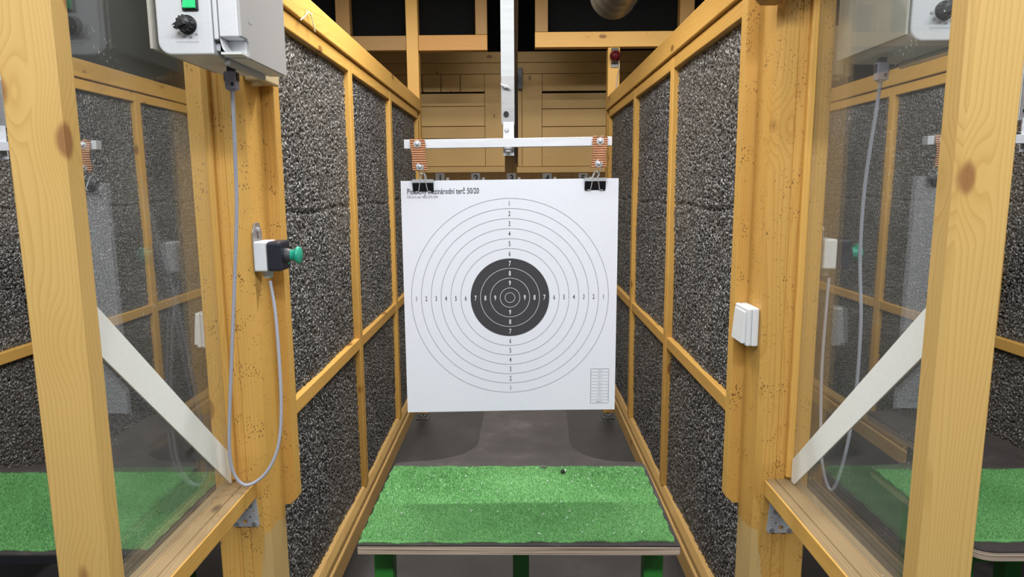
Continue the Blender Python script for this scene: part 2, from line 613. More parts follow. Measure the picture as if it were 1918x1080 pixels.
def plate_holes(name, mat, root, outline, holes, y, thick):
    """flat plate in the XZ plane (facing -Y) with real round holes"""
    cu = bpy.data.curves.new('plate', 'CURVE')
    cu.dimensions = '2D'
    cu.fill_mode = 'BOTH'
    cu.extrude = thick / 2
    for poly in [outline] + [[(hx + hr * math.cos(a * math.pi / 10), hz + hr * math.sin(a * math.pi / 10)) for a in range(20)] for hx, hz, hr in holes]:
        sp = cu.splines.new('POLY')
        sp.points.add(len(poly) - 1)
        for p, q in zip(sp.points, poly):
            p.co = (q[0], q[1], 0, 1)
        sp.use_cyclic_u = True
    o = bpy.data.objects.new('plate', cu)
    COL.objects.link(o)
    bpy.context.view_layer.update()
    me = bpy.data.meshes.new_from_object(o.evaluated_get(bpy.context.evaluated_depsgraph_get()))
    mb = MB()
    mb.add([(v.co.x, y - v.co.z, v.co.y) for v in me.vertices], [tuple(p.vertices) for p in me.polygons])
    bpy.data.objects.remove(o)
    bpy.data.curves.remove(cu)
    return mb.build(name, mat, root)


def spline(pts, n=8):
    """Catmull-Rom through points"""
    P = [Vector(p) for p in pts]
    P = [P[0] * 2 - P[1]] + P + [P[-1] * 2 - P[-2]]
    out = []
    for i in range(1, len(P) - 2):
        for k in range(n):
            t = k / n
            a, b, c, d = P[i - 1:i + 3]
            out.append(0.5 * ((2 * b) + (c - a) * t + (2 * a - 5 * b + 4 * c - d) * t * t + (3 * b - a - 3 * c + d) * t ** 3))
    out.append(P[-2])
    return out


XC = -0.018           # lane centre line
PITCH = 1.275         # lane to lane

# ================================================================== STRUCTURE
structure(MB().box(-7, 7, -2.5, 25.3, -0.1, 0.0).build('floor', M['floor']))
structure(MB().box(-7, 7, -2.5, 25.3, 3.25, 3.35).build('ceiling', plain('dark_ceiling', (0.03, 0.028, 0.026), 0.9)))
fw_mb = MB()
zz = 0.0
while zz < 3.2:
    fw_mb.box(-7, 7, 25.0, 25.1, zz + 0.006, zz + 0.2)
    zz += 0.2
for k in range(-9, 10):
    fw_mb.box(k * 0.72 - 0.12, k * 0.72 + 0.12, 24.95, 25.0, 0.0, 3.2)
structure(fw_mb.build('wall_far', wood(0, 'brown')))

# ================================================================== LANE PARTITIONS
FY0, FY1, FZ0, FZ1 = 1.575, 4.40, 0.30, 2.06


def foam_mesh():
    rng = np.random.default_rng(3)
    cell = 0.0092
    st = 0.0037
    ny, nz = int((FY1 - FY0) / st), int((FZ1 - FZ0) / st)
    yy = np.linspace(FY0, FY1, ny)
    zz_ = np.linspace(FZ0, FZ1, nz)
    Yg, Zg = np.meshgrid(yy, zz_, indexing='ij')
    cy, cz = int((FY1 - FY0) / cell) + 4, int((FZ1 - FZ0) / cell) + 4
    jy = rng.random((cy, cz))
    jz = rng.random((cy, cz))
    amp = 0.45 + 0.55 * rng.random((cy, cz))
    gy, gz = (Yg - FY0) / cell + 1, (Zg - FZ0) / cell + 1
    iy, iz = gy.astype(int), gz.astype(int)
    h = np.zeros_like(Yg)
    for dy in (-1, 0, 1):
        for dz in (-1, 0, 1):
            a, b = np.clip(iy + dy, 0, cy - 1), np.clip(iz + dz, 0, cz - 1)
            d2 = (a + jy[a, b] - gy) ** 2 + ((b + jz[a, b] - gz) * 1.25) ** 2
            h = np.maximum(h, amp[a, b] * np.sqrt(np.clip(1 - d2 / 0.62, 0, 1)))
    x = 0.0105 + 0.0092 * h
    x += 0.003 * np.sin(Yg * 5.1 + 0.6) * np.sin(Zg * 4.3) + 0.0015 * np.sin(Yg * 17 + Zg * 9)
    seam = 1.53 + 0.006 * np.sin(Yg * 11)
    x -= 0.005 * np.exp(-((Zg - seam) / 0.006) ** 2)
    v = np.stack([x, Yg - FY0, Zg], -1).reshape(-1, 3).astype(np.float32)
    i = np.arange((ny - 1) * (nz - 1))
    r, c = i // (nz - 1), i % (nz - 1)
    a = r * nz + c
    q = np.stack([a, a + nz, a + nz + 1, a + 1], -1).astype(np.int32)
    me = bpy.data.meshes.new('foam_panel')
    me.vertices.add(len(v))
    me.vertices.foreach_set('co', v.ravel())
    me.loops.add(q.size)
    me.loops.foreach_set('vertex_index', q.ravel())
    me.polygons.add(len(q))
    me.polygons.foreach_set('loop_start', np.arange(0, q.size, 4, dtype=np.int32))
    me.polygons.foreach_set('loop_total', np.full(len(q), 4, dtype=np.int32))
    me.update()
    me.polygons.foreach_set('use_smooth', np.ones(len(q), dtype=bool))
    me.materials.append(M['foam'])
    return me


FOAM = foam_mesh()


def make_partition(xc, label):
    t = thing('lane_partition', label, 'partition', (xc, FY0, 0), 'sound absorbing partitions between the firing lanes')
    y0, y1 = 1.585, 4.44
    box('light_block_core', M['felt'], t, xc - 0.010, xc + 0.010, y0, y1, 0.26, 2.08, 0)  # unseen sheet added between the foam faces to block light
    box('cap_rail', wood(1, 'honey'), t, xc - 0.048, xc + 0.048, y0, y1 + 0.03, 2.083, 2.162, 0.004)
    for s in (1, -1):
        a, b = (xc + 0.0095, xc + 0.0375)
        fo = bpy.data.objects.new('foam_panel', FOAM)
        COL.objects.link(fo)
        fo.parent = t
        fo.scale.x = s

        def bar(name, mat, d0, d1, ya, yb, za, zb, bev=0.003):
            xs = sorted((xc + s * d0, xc + s * d1))
            return box(name, mat, t, xs[0], xs[1], ya, yb, za, zb, bev)
        bats = (1.59, 2.605, 3.425, 4.375)
        bw = 0.05
        for k, y in enumerate(bats):
            w_ = bw if k in (1, 2) else 0.055
            bar('batten', wood(2, 'honey', 0.3), 0.011, 0.0375, y, y + w_, 0.385, 2.079 if k in (1, 2) else 2.035)
        segs = ((bats[0] + .055, bats[1]), (bats[1] + bw, bats[2]), (bats[2] + bw, bats[3]))
        for ya, yb in segs:
            bar('upper_strip', wood(1, 'honey'), 0.011, 0.0365, ya, yb, 2.034, 2.079)
            bar('middle_rail', wood(1, 'honey', 0.3), 0.011, 0.0355, ya, yb, 0.964, 1.008)
        # bottom rail with a stepped, bevelled upper edge
        prof = [(0.008, 0.255), (0.046, 0.255), (0.046, 0.325), (0.043, 0.33), (0.034, 0.333), (0.034, 0.338), (0.041, 0.342), (0.041, 0.36), (0.030, 0.385), (0.008, 0.385)]
        poly = [(xc + s * p, z) for p, z in prof]
        MB().prism(poly, 1, y0, y1).build('bottom_rail', wood(1, 'board', 0.25), t, 0.001)
    return t


XPL, XPR = -0.6645, 0.6265
pl = make_partition(XPL, 'black foam lane divider left of the hanging target sheet')
clone(pl, (XPR - XPL, 0, 0), 'black foam lane divider right of the hanging target sheet')
clone(pl, (-1.272, 0, 0), 'dim foam lane divider beyond the left neighbouring bench, seen through glass')
clone(pl, (XPR - XPL + 1.28, 0, 0), 'dim foam lane divider beyond the right neighbouring bench, seen through glass')


# far end posts on threaded feet
def end_post(xc, ztop, label):
    t = thing('end_post', label, 'post', (xc, 4.52, 0), 'posts at the downrange partition ends')
    box('post', wood(2, 'honey'), t, xc - 0.038, xc + 0.038, 4.478, 4.556, 0.046, ztop, 0.003)
    MB().box(xc - 0.043, xc + 0.043, 4.48, 4.56, 0.0005, 0.009).build('foot_plate', M['concrete'], t, 0.001)
    mb = MB().cyl((xc, 4.515, 0.009), (xc, 4.515, 0.046), 0.009, 14)
    mb.prism([(xc + 0.017 * math.cos(k * math.pi / 3), 4.515 + 0.017 * math.sin(k * math.pi / 3)) for k in range(6)], 2, 0.009, 0.02)
    mb.build('threaded_rod', M['steel'], t)
    return t


end_post(-0.6645, 3.05, 'tall pine post behind far end of left foam divider')
end_post(0.630, 2.48, 'pine post carrying the red lamp behind right foam divider')

# ================================================================== OVERHEAD FRAME
t = thing('overhead_frame', 'pine frame with black panel overhead, left of the carrier rail', 'frame', (-0.64, 4.5, 2.5))
box('beam', wood(0, 'brown'), t, -1.75, -0.704, 4.48, 4.55, 2.473, 2.563)
box('beam', wood(0, 'amber'), t, -0.625, -0.183, 4.48, 4.55, 2.470, 2.565)
box('upright', wood(2, 'brown'), t, -0.258, -0.183, 4.48, 4.55, 2.566, 3.2)
box('upright', wood(2, 'brown'), t, -1.15, -1.06, 4.48, 4.55, 2.564, 3.2)
box('upright', wood(2, 'brown'), t, -1.26, -1.165, 4.60, 4.66, 2.50, 3.2)
box('black_panel', M['felt'], t, -1.75, -0.185, 4.57, 4.59, 2.49, 3.2, 0)
t = thing('overhead_frame', 'pine frame with black panel overhead, beside the spiral duct', 'frame', (0.7, 4.5, 2.5))
box('beam', wood(0, 'honey'), t, 0.123, 1.75, 4.48, 4.55, 2.484, 2.578)
box('upright', wood(2, 'brown'), t, 0.124, 0.206, 4.48, 4.55, 2.579, 3.2)
box('upright', wood(2, 'brown'), t, 1.045, 1.137, 4.48, 4.55, 2.579, 3.2)
box('black_panel', M['felt'], t, 0.126, 1.75, 4.57, 4.59, 2.50, 3.2, 0)

# ================================================================== BAFFLE
def make_baffle(sgn, label):
    t = thing('plank_baffle', label, 'baffle', (0, 5.5, 1.7))
    if sgn < 0:
        xo, xi, xv0, xv1 = -1.9, -0.252, -0.249, -0.093
        rows = ((1.770, 1.985), (1.991, 2.081), (2.086, 2.237), (2.241, 2.338), (2.352, 2.484))
        low = (1.720, 1.765)
    else:
        xo, xi, xv0, xv1 = 1.9, 0.208, 0.048, 0.205
        rows = ((1.765, 1.973), (1.980, 2.074), (2.079, 2.212), (2.217, 2.335), (2.352, 2.484))
        low = (1.714, 1.760)
    for k, (a, b) in enumerate(rows):
        if k == 4 and sgn < 0:
            for xa, xb in ((-1.9, -0.75), (-0.745, -0.599), (-0.594, -0.446), (-0.441, xi)):
                box('short_plank', wood(2, 'plank'), t, xa, xb, 5.5, 5.53, a, b, 0.002)
        else:
            box('plank', wood(0, 'plank'), t, min(xo, xi), max(xo, xi), 5.5, 5.53, a, b, 0.002)
    box('vertical_plank', wood(2, 'plank'), t, xv0, xv1, 5.495, 5.53, low[1] + 0.004, 2.484, 0.002)
    if sgn > 0:
        box('vertical_plank', wood(2, 'plank'), t, 0.0135, 0.045, 5.497, 5.53, low[1] + 0.004, 2.484, 0.002)
        box('ledge', wood(0, 'plank'), t, 0.003, 1.9, 5.48, 5.54, low[0], low[1], 0.002)
        x0, x1 = 0.0135, 1.9
    else:
        box('ledge', wood(0, 'plank'), t, -1.9, -0.093, 5.48, 5.54, low[0], low[1], 0.002)
        x0, x1 = -1.9, -0.052
    box('plank', wood(0, 'plank'), t, x0, x1, 5.5, 5.53, 2.488, 2.570, 0.002)
    box('plank', wood(0, 'plank'), t, x0, x1, 5.5, 5.53, 2.574, 2.655, 0.002)
    box('backing_panel', M['felt'], t, min(xo, xi), max(xo, xi), 5.532, 5.55, 1.77, 2.48, 0)
    box('black_felt', M['felt'], t, x0, x1, 5.50, 5.53, 2.66, 3.22, 0)
    return t


make_baffle(-1, 'wall of pine planks with vertical board, left of hanging pole')
make_baffle(1, 'wall of pine planks with vertical board, right of hanging pole')

# overhead carrier rail
t = thing('carrier_rail', 'long grimy steel rail overhead running downrange to the targets', 'rail', (-0.02, 3, 2.42))
MB().prism([(-0.05, 2.432), (-0.05, 2.425), (-0.045, 2.42), (0.007, 2.42), (0.012, 2.425), (0.012, 2.48), (-0.05, 2.48)], 1, 0.9, 24.0).build('rail_body', M['darksteel'], t)
MB().box(0.0125, 0.05, 5.43, 5.475, 2.36, 2.52).build('hanger_bracket', M['black'], t, 0.002)

# spiral duct
t = thing('spiral_duct', 'round galvanised spiral duct overhead right of the pole', 'duct', (0.438, 2.6, 2.448))
mb = MB()
prof = []
y = 1.6
while y < 3.14:
    prof += [(y, 0.100), (y + 0.085, 0.100), (y + 0.09, 0.1055), (y + 0.098, 0.1055), (y + 0.103, 0.100)]
    y += 0.105
mb.tube([(0.438, p, 2.448) for p, r in prof], [r for p, r in prof], 40, caps=False, smooth=True)
mb.build('duct_tube', M['duct'], t, recalc=False)
mb = MB()
ring = [(3.12, 0.100), (3.12, 0.121), (3.135, 0.124), (3.20, 0.124), (3.20, 0.104)]
mb.tube([(0.438, p, 2.448) for p, r in ring], [r for p, r in ring], 40, caps=False)
mb.build('end_collar', M['steel'], t, recalc=False)

# red warning lamp
t = thing('warning_lamp', 'small dark red warning lamp fixed high on the right post', 'lamp', (0.632, 4.477, 2.42))
box('mounting_plate', M['spine'], t, 0.611, 0.655, 4.470, 4.4775, 2.355, 2.475, 0.001)
box('base', M['black'], t, 0.611, 0.655, 4.445, 4.470, 2.378, 2.470, 0.003)
mb = MB()
mb.lathe((0.634, 4.446, 2.42), (0, -1, 0), [(0, 0.036), (0.012, 0.036), (0.03, 0.030), (0.043, 0.018), (0.049, 0.0)], 32)
mb.build('red_lens', M['red'], t)
mb = MB()
mb.tube(spline([(0.658, 4.462, 2.39), (0.663, 4.462, 2.35), (0.652, 4.472, 2.29), (0.645, 4.472, 2.2), (0.645, 4.472, 2.1)]), 0.003, 8)
mb.build('wire', M['steel'], t)

# ================================================================== FAR NUMBER PLATES
for k in range(5):
    xk = -0.18 + (k - 2) * 1.258 + 0.0
    t = thing('number_plate', 'small grey lane plate with black numeral %d seen above target sheet' % (k + 1), 'sign', (xk, 23.9, 1.6), 'lane number plates far downrange')
    zc = 1.93 - 0.009 * (k - 2)
    box('plate', M['plate'], t, xk - 0.16, xk + 0.16, 23.9, 23.92, zc - 0.21, zc + 0.155, 0)
    vs, fs = text_polys(str(k + 1), 0.235, 0.95, 0.008)
    MB().add([(xk + 0.01 + x, 23.895, zc - 0.02 + z) for x, z in vs], fs).build('numeral', M['signink'], t)
    mb = MB().box(xk - 0.02, xk + 0.02, 23.91, 23.95, 0.0, zc - 0.2)
    mb.build('stand', M['darksteel'], t)
    t2 = thing('target_lamp', 'tiny white lamp right of far lane numeral %d' % (k + 1), 'lamp', (xk + 0.27, 23.9, 1.6), 'white lamps beside the lane numbers')
    MB().cyl((xk + 0.27, 23.9, 1.72), (xk + 0.27, 23.9, 1.94), 0.055, 14).build('lamp_tube', M['white'], t2)
    MB().cyl((xk + 0.27, 23.9, 0.0), (xk + 0.27, 23.9, 1.72), 0.02, 10).build('stem', M['darksteel'], t2)

# ================================================================== BOOTH POSTS
def booth_post(s, label):
    """s=-1 left, +1 right; lane face towards the lane centre"""
    def X(d):       # d measured from lane centre
        return XC + s * d
    t = thing('booth_post', label, 'post', (X(0.61), 1.49, 0))
    d0, d1, y0, y1 = 0.555, 0.672, 1.437, 1.545
    poly = [(d0, y0 + 0.012), (d0 + 0.012, y0), (0.598, y0), (0.600, y0 + 0.003), (0.604, y0 + 0.003), (0.606, y0), (0.620, y0), (0.622, y0 + 0.004), (0.628, y0 + 0.004), (0.630, y0), (d1 - 0.003, y0), (d1, y0 + 0.003), (d1, y1), (d0, y1)]
    MB().prism([(X(p), q) for p, q in poly], 2, 0.0, 2.75).build('post', wood(2, 'honey', 0.8, s), t, 0.0012)
    xs = sorted((X(0.526), X(0.60)))
    mb = MB()
    c = 0.016
    zb = 0.832
    a0, a1 = 0.526, 0.60
    # trim board with bevelled lower corner
    mb.prism([(X(a0), zb + c), (X(a0 + c), zb), (X(a1), zb), (X(a1), 2.6), (X(a0), 2.6)], 1, 1.547, 1.584)
    mb.build('trim_board', wood(2, 'honey', 0.8), t, 0.0018)
    xs = sorted((X(0.6335), X(0.618)))
    box('glazing_bead', wood(2, 'honey'), t, xs[0], xs[1], 1.424, 1.4365, 0.952, 2.3, 0.003, 3)
    return t


booth_post(-1, 'stout pine booth post left of the bench, beneath the control box')
booth_post(1, 'stout pine booth post right of the bench, with the white switch')

# bare unvarnished strip under the trim board: a thin scuffed patch plate is part of the wood, see pits

t = thing('timber_block', 'short chamfered pine block at the head of right booth post', 'block', (0.52, 1.5, 1.96))
MB().prism([(0.478, 1.978), (0.496, 1.960), (0.528, 1.960), (0.590, 2.00), (0.590, 2.06), (0.478, 2.06)], 1, 1.36, 1.434).build('block', wood(1, 'brown'), t, 0.002)

# ================================================================== SIDE SCREENS (near posts, sill, pane, brace)
def side_screen(s, xa, xg, xb, nx0, nx1, ny0, ny1, brace, lab_post, lab_scr):
    """xa lane-side edge of sill, xg pane, xb outer edge"""
    t = thing('timber_post', lab_post, 'post', ((nx0 + nx1) / 2, (ny0 + ny1) / 2, 0))
    ch = 0.006
    x_in, x_out = (nx1, nx0) if s < 0 else (nx0, nx1)
    d = 1 if s > 0 else -1
    poly = [(x_in, ny1), (x_in, ny0 + ch), (x_in + d * ch, ny0), (x_out - d * 0.003, ny0), (x_out, ny0 + 0.003), (x_out, ny1)]
    MB().prism(poly, 2, 0.0, 2.7).build('post', wood(2, 'pale'), t, 0.0015)
    r = thing('side_screen', lab_scr, 'screen', (xg, 1.2, 0.9))
    ya, yb = ny1 + 0.001, 1.4225
    zt, zb = 0.945, 0.906
    g = 1 if s > 0 else -1
    prof = [(xa, zb), (xa, zt - 0.004), (xa + g * 0.004, zt), (xa + g * 0.017, zt), (xa + g * 0.018, zt - 0.004), (xa + g * 0.021, zt - 0.004), (xa + g * 0.022, zt), (xg - g * 0.010, zt), (xg - g * 0.008, zt - 0.003), (xg - g * 0.004, zt - 0.003), (xg - g * 0.003, zt), (xb, zt), (xb, zb)]
    lo = [p for p in prof]
    MB().prism(lo, 1, ya, 1.436).build('sill', wood(1, 'grey', 0.25), r, 0.001)
    # varnished front face board of the sill
    xs = sorted((xa, xa - g * 0.004))
    MB().box(xs[0], xs[1], ya, 1.436, zb, zt - 0.003).build('sill_face', wood(1, 'honey', 0.2), r, 0.001)
    xs = sorted((xg - 0.0025, xg + 0.0025))
    MB().box(xs[0], xs[1], ya, 1.4225, zt + 0.001, 2.3).build('pane', M['glass'], r)
    xs = sorted((xa, xb))
    box('top_rail', wood(1, 'honey'), r, xs[0], xs[1], ya, 1.436, 2.301, 2.36)
    xs = sorted((xg - g * 0.004, xg - g * 0.007))
    MB().prism(brace, 0, xs[0], xs[1]).build('brace', M['brace'], r)
    return r


side_screen(-1, -0.600, -0.652, -0.668, -0.685, -0.610, 0.915, 0.955,
            [(0.956, 1.475), (0.956, 1.395), (1.417, 0.947), (1.421, 0.947), (1.421, 1.017)],
            'slender near pine upright at the left edge of the view',
            'dusty clear side screen with white diagonal brace, left of the bench')
side_screen(1, 0.560, 0.617, 0.633, 0.573, 0.648, 0.89, 0.93,
            [(0.931, 1.475), (0.931, 1.397), (1.405, 0.946), (1.421, 0.946), (1.421, 0.997)],
            'slender near pine upright at the right edge of the view',
            'dusty clear side screen with white diagonal brace, right of the bench')


# perforated angle plates
def bracket(s, x0, x1, z0, z1, label):
    t = thing('angle_plate', label, 'bracket', ((x0 + x1) / 2, 1.435, z0))
    def X(u):
        return x1 - u * (x1 - x0) if s < 0 else x0 + u * (x1 - x0)
    def Z(w):
        return z0 + w * (z1 - z0)
    out = [(X(0.06), Z(0)), (X(0.93), Z(0)), (X(1.0), Z(0.07)), (X(0.94), Z(0.16)), (X(0.22), Z(1.0)), (X(0.08), Z(1.0)), (X(0.0), Z(0.06))]
    holes = [(X(0.52), Z(0.16), 0.0052), (X(0.33), Z(0.30), 0.0024), (X(0.75), Z(0.30), 0.0024), (X(0.18), Z(0.48), 0.0024), (X(0.45), Z(0.52), 0.0024)]
    plate_holes('plate', M['zinc'], t, out, holes, 1.4355, 0.002)
    for u, w in ((0.18, 0.10), (0.83, 0.10), (0.27, 0.68)):
        mb = MB().cyl((X(u), 1.4345, Z(w)), (X(u), 1.4315, Z(w)), 0.0052, 16)
        mb.cyl((X(u), 1.4316, Z(w)), (X(u), 1.4310, Z(w)), 0.0022, 6)
        mb.build('screw', M['steel'], t)


bracket(-1, -0.657, -0.594, 0.834, 0.912, 'perforated zinc plate under the sill on left booth post')
bracket(1, 0.566, 0.629, 0.815, 0.893, 'perforated zinc plate under the sill on right booth post')

# ================================================================== CONTROL BOX
def control_box():
    x0, x1, y0, y1, z0, z1 = -0.606, -0.4635, 1.18, 1.405, 1.826, 2.10
    t = thing('control_box', 'grey control box with lit green switch, above left booth post', 'control box', (-0.54, 1.29, 1.83), 'lane control boxes')
    # body: rounded bottom-left, seen end-on
    R = 0.022
    arc = [(x0 + R - R * math.cos(a), z0 + R - R * math.sin(a)) for a in [k * math.pi / 16 for k in range(0, 9)]]
    xs = -0.512   # joint between body and lid
    MB().prism([(x0, z1)] + arc + [(xs, z0), (xs, z1)], 1, y0, y1).build('body', M['enclosure'], t, 0.003, 3)
    # lid with stepped notch at its lower front corner (screw recess)
    mb = MB()
    mb.box(xs + 0.0022, xs + 0.010, y0 - 0.001, y1, z0 + 0.024, z1)
    mb.box(xs + 0.0120, x1 - 0.004, y0 - 0.002, y1 - 0.002, z0 + 0.028, z1)
    mb.box(xs + 0.0120, x1 - 0.004, y0 + 0.030, y1 - 0.002, z0 - 0.002, z0 + 0.028)
    mb.box(xs + 0.0022, xs + 0.010, y0 + 0.030, y1, z0 + 0.0, z0 + 0.024)
    mb.build('lid', M['enclosure'], t, 0.002, 2)
    mb = MB()
    mb.prism([(y0 + 0.032, z0 - 0.001), (y1 - 0.003, z0 - 0.001), (y1 - 0.003, z1), (y0 + 0.001, z1), (y0 + 0.001, z0 + 0.030), (y0 + 0.026, z0 + 0.030), (y0 + 0.032, z0 + 0.024)], 0, x1 - 0.004, x1)
    mb.box(x1, x1 + 0.0006, y0 + 0.035, y0 + 0.05, z0 + 0.058, z0 + 0.064)
    mb.build('lid_face', M['lidgrey'], t, 0.001)
    # screw recess
    mb = MB()
    mb.box(xs + 0.012, x1 - 0.001, y0 + 0.0, y0 + 0.029, z0 + 0.0, z0 + 0.004)
    mb.prism([(xs + 0.012, z0 + 0.004)] + [(xs + 0.012 + 0.009 * (1 - math.sin(k * math.pi / 12)) , z0 + 0.004 + 0.024 * (1 - math.cos(k * math.pi / 12))) for k in range(6, -1, -1)] + [(xs + 0.012, z0 + 0.028)], 1, y0 + 0.0, y0 + 0.029)
    mb.build('screw_recess', M['white'], t)
    mb = MB()
    mb.cyl((xs + 0.004, y0 + 0.012, z0 + 0.014), (xs + 0.004, y0 + 0.02, z0 + 0.014), 0.0062, 16)
    mb.build('hinge_screw', M['zinc'], t)
    # clear drip strip under the box
    MB().box(xs + 0.002, xs + 0.012, y0 + 0.035, y1 - 0.02, z0 - 0.012, z0 - 0.001).build('drip_strip', M['lidgrey'], t, 0.002)
    # chipboard mounting plate on the outer side
    box('mounting_plate', plain('pale_fibreboard', (0.46, 0.44, 0.38), 0.8, bump=0.2, bscale=120), t, x0 - 0.0115, x0 - 0.0065, 1.175, 1.42, 1.835, 2.30, 0.001)
    for zz2 in (1.87, 2.05):
        for yy2 in (y0 + 0.03, y1 - 0.06):
            MB().box(x0 - 0.0065, x0 + 0.001, yy2, yy2 + 0.02, zz2 - 0.01, zz2 + 0.01).build('spacer', M['white'], t)
    # rocker switch
    sx, sz = -0.546, 1.913
    rk = box('switch_frame', M['black'], t, sx - 0.0135, sx + 0.0135, y0 - 0.004, y0 + 0.001, sz - 0.0165, sz + 0.0165, 0.0015)
    mb = MB().prism([(y0 - 0.0095, sz - 0.013), (y0 - 0.005, sz + 0.001), (y0 - 0.006, sz + 0.013), (y0 - 0.002, sz + 0.013), (y0 - 0.002, sz - 0.013)], 0, sx - 0.0105, sx + 0.0105)
    ro = mb.build('rocker', M['lit'], t, 0.0008)
    ro.parent = rk
    # rotary knob
    kx, kz = -0.553, 1.874
    mb = MB()
    mb.lathe((kx, y0 + 0.0, kz), (0, -1, 0), [(0, 0.0155), (0.004, 0.0155), (0.0045, 0.0128), (0.018, 0.0115), (0.0195, 0.0100), (0.0196, 0.0)], 32)
    for a in range(0, 360, 30):
        ca, sa = math.cos(math.radians(a)), math.sin(math.radians(a))
        mb.cyl((kx + 0.0125 * ca, y0 - 0.005, kz + 0.0125 * sa), (kx + 0.0115 * ca, y0 - 0.018, kz + 0.0115 * sa), 0.0016, 6)
    kn = mb.build('knob', M['black'], t)
    mb = MB()
    a = math.radians(205)
    u = Vector((math.cos(a), 0, math.sin(a)))
    w = Vector((-math.sin(a), 0, math.cos(a)))
    c0 = Vector((kx, 0, kz))
    vs = []
    for yy in (y0 - 0.012, y0 - 0.023):
        for q in (c0 - u * 0.004 + w * 0.006, c0 + u * 0.0165 + w * 0.0035, c0 + u * 0.0165 - w * 0.0035, c0 - u * 0.004 - w * 0.006):
            vs.append((q.x, yy, q.z))
    mb.add(vs, [(0, 1, 2, 3), (7, 6, 5, 4), (0, 4, 5, 1), (1, 5, 6, 2), (2, 6, 7, 3), (3, 7, 4, 0)])
    pz = mb.build('pointer', M['black'], t, 0.001)
    pz.parent = kn
    q = c0 + u * 0.0145
    dt = MB().cyl((q.x, y0 - 0.0228, q.z), (q.x, y0 - 0.0236, q.z), 0.0012, 10).build('pointer_dot', M['inkwhite'], t)
    dt.parent = kn
    # numerals
    mb = MB()
    for s_, an in (('50', 192), ('25', 222), ('15', 250), ('10', 280), ('M', 310)):
        vs, fs = text_polys(s_, 0.0040, 0.9)
        ax, az = kx + 0.0215 * math.cos(math.radians(an)), kz + 0.0205 * math.sin(math.radians(an))
        mb.add([(ax + p, y0 - 0.0012, az + r) for p, r in vs], fs)
    mb.build('dial_numerals', M['ink'], t)
    vs = MB().box(kx - 0.022, kx + 0.017, y0 - 0.0006, y0, kz - 0.0275, kz + 0.002)
    vs.build('dial_sticker', plain('clear_label', (0.64, 0.66, 0.69), 0.3), t)
    return t


cb = control_box()
clone(cb, (1.268, 0.0, 0.012), 'grey control box behind right glass screen, knob beside the near upright')


# ================================================================== PLUG AND CABLE
def cable(pts, plug_c, label):
    t = thing('signal_cable', label, 'cable', plug_c, 'grey control cables')
    x, y, z = plug_c
    mb = MB().box(x - 0.0105, x + 0.0105, y - 0.008, y + 0.008, z - 0.019, z + 0.013)
    mb.prism([(x - 0.007, y - 0.005), (x + 0.007, y - 0.005), (x + 0.007, y + 0.005), (x - 0.007, y + 0.005)], 2, z - 0.022, z - 0.018)
    pg = mb.build('plug', M['plug'], t, 0.0015)
    mb = MB().box(x - 0.006, x + 0.006, y - 0.006, y + 0.006, z + 0.013, z + 0.022)
    mb.box(x - 0.0125, x - 0.010, y - 0.005, y + 0.005, z - 0.004, z + 0.010)
    mb.box(x + 0.010, x + 0.0125, y - 0.005, y + 0.005, z - 0.004, z + 0.010)
    lc = mb.build('latch', M['darkgrey'], t)
    lc.parent = pg
    b2 = MB().box(x + 0.001, x + 0.006, y - 0.0088, y - 0.0078, z - 0.013, z - 0.007).build('latch_hole', M['black'], t)
    b2.parent = pg
    MB().tube(spline(pts, 8), 0.0036, 10).build('cord', M['cable'], t)
    return t


cable([(-0.528, 1.285, 1.781), (-0.55, 1.33, 1.656), (-0.563, 1.35, 1.551), (-0.589, 1.37, 1.374), (-0.616, 1.375, 1.14), (-0.625, 1.378, 1.032), (-0.617, 1.38, 0.980), (-0.593, 1.385, 0.958), (-0.556, 1.40, 0.982), (-0.533, 1.42, 1.04), (-0.527, 1.435, 1.144), (-0.535, 1.455, 1.31), (-0.548, 1.470, 1.398)],
      (-0.528, 1.285, 1.802), 'grey cable looping down the left booth post to the green button')
cable([(0.681, 1.3, 1.793), (0.687, 1.32, 1.737), (0.696, 1.36, 1.595), (0.707, 1.38, 1.454), (0.718, 1.38, 1.319), (0.724, 1.39, 1.166), (0.719, 1.40, 1.042), (0.707, 1.41, 0.952), (0.699, 1.42, 0.926), (0.689, 1.43, 0.949), (0.682, 1.44, 1.001), (0.680, 1.45, 1.086), (0.680, 1.46, 1.206), (0.684, 1.465, 1.35), (0.688, 1.470, 1.398)],
      (0.681, 1.30, 1.811), 'grey cable hanging in a loop behind the right glass screen')


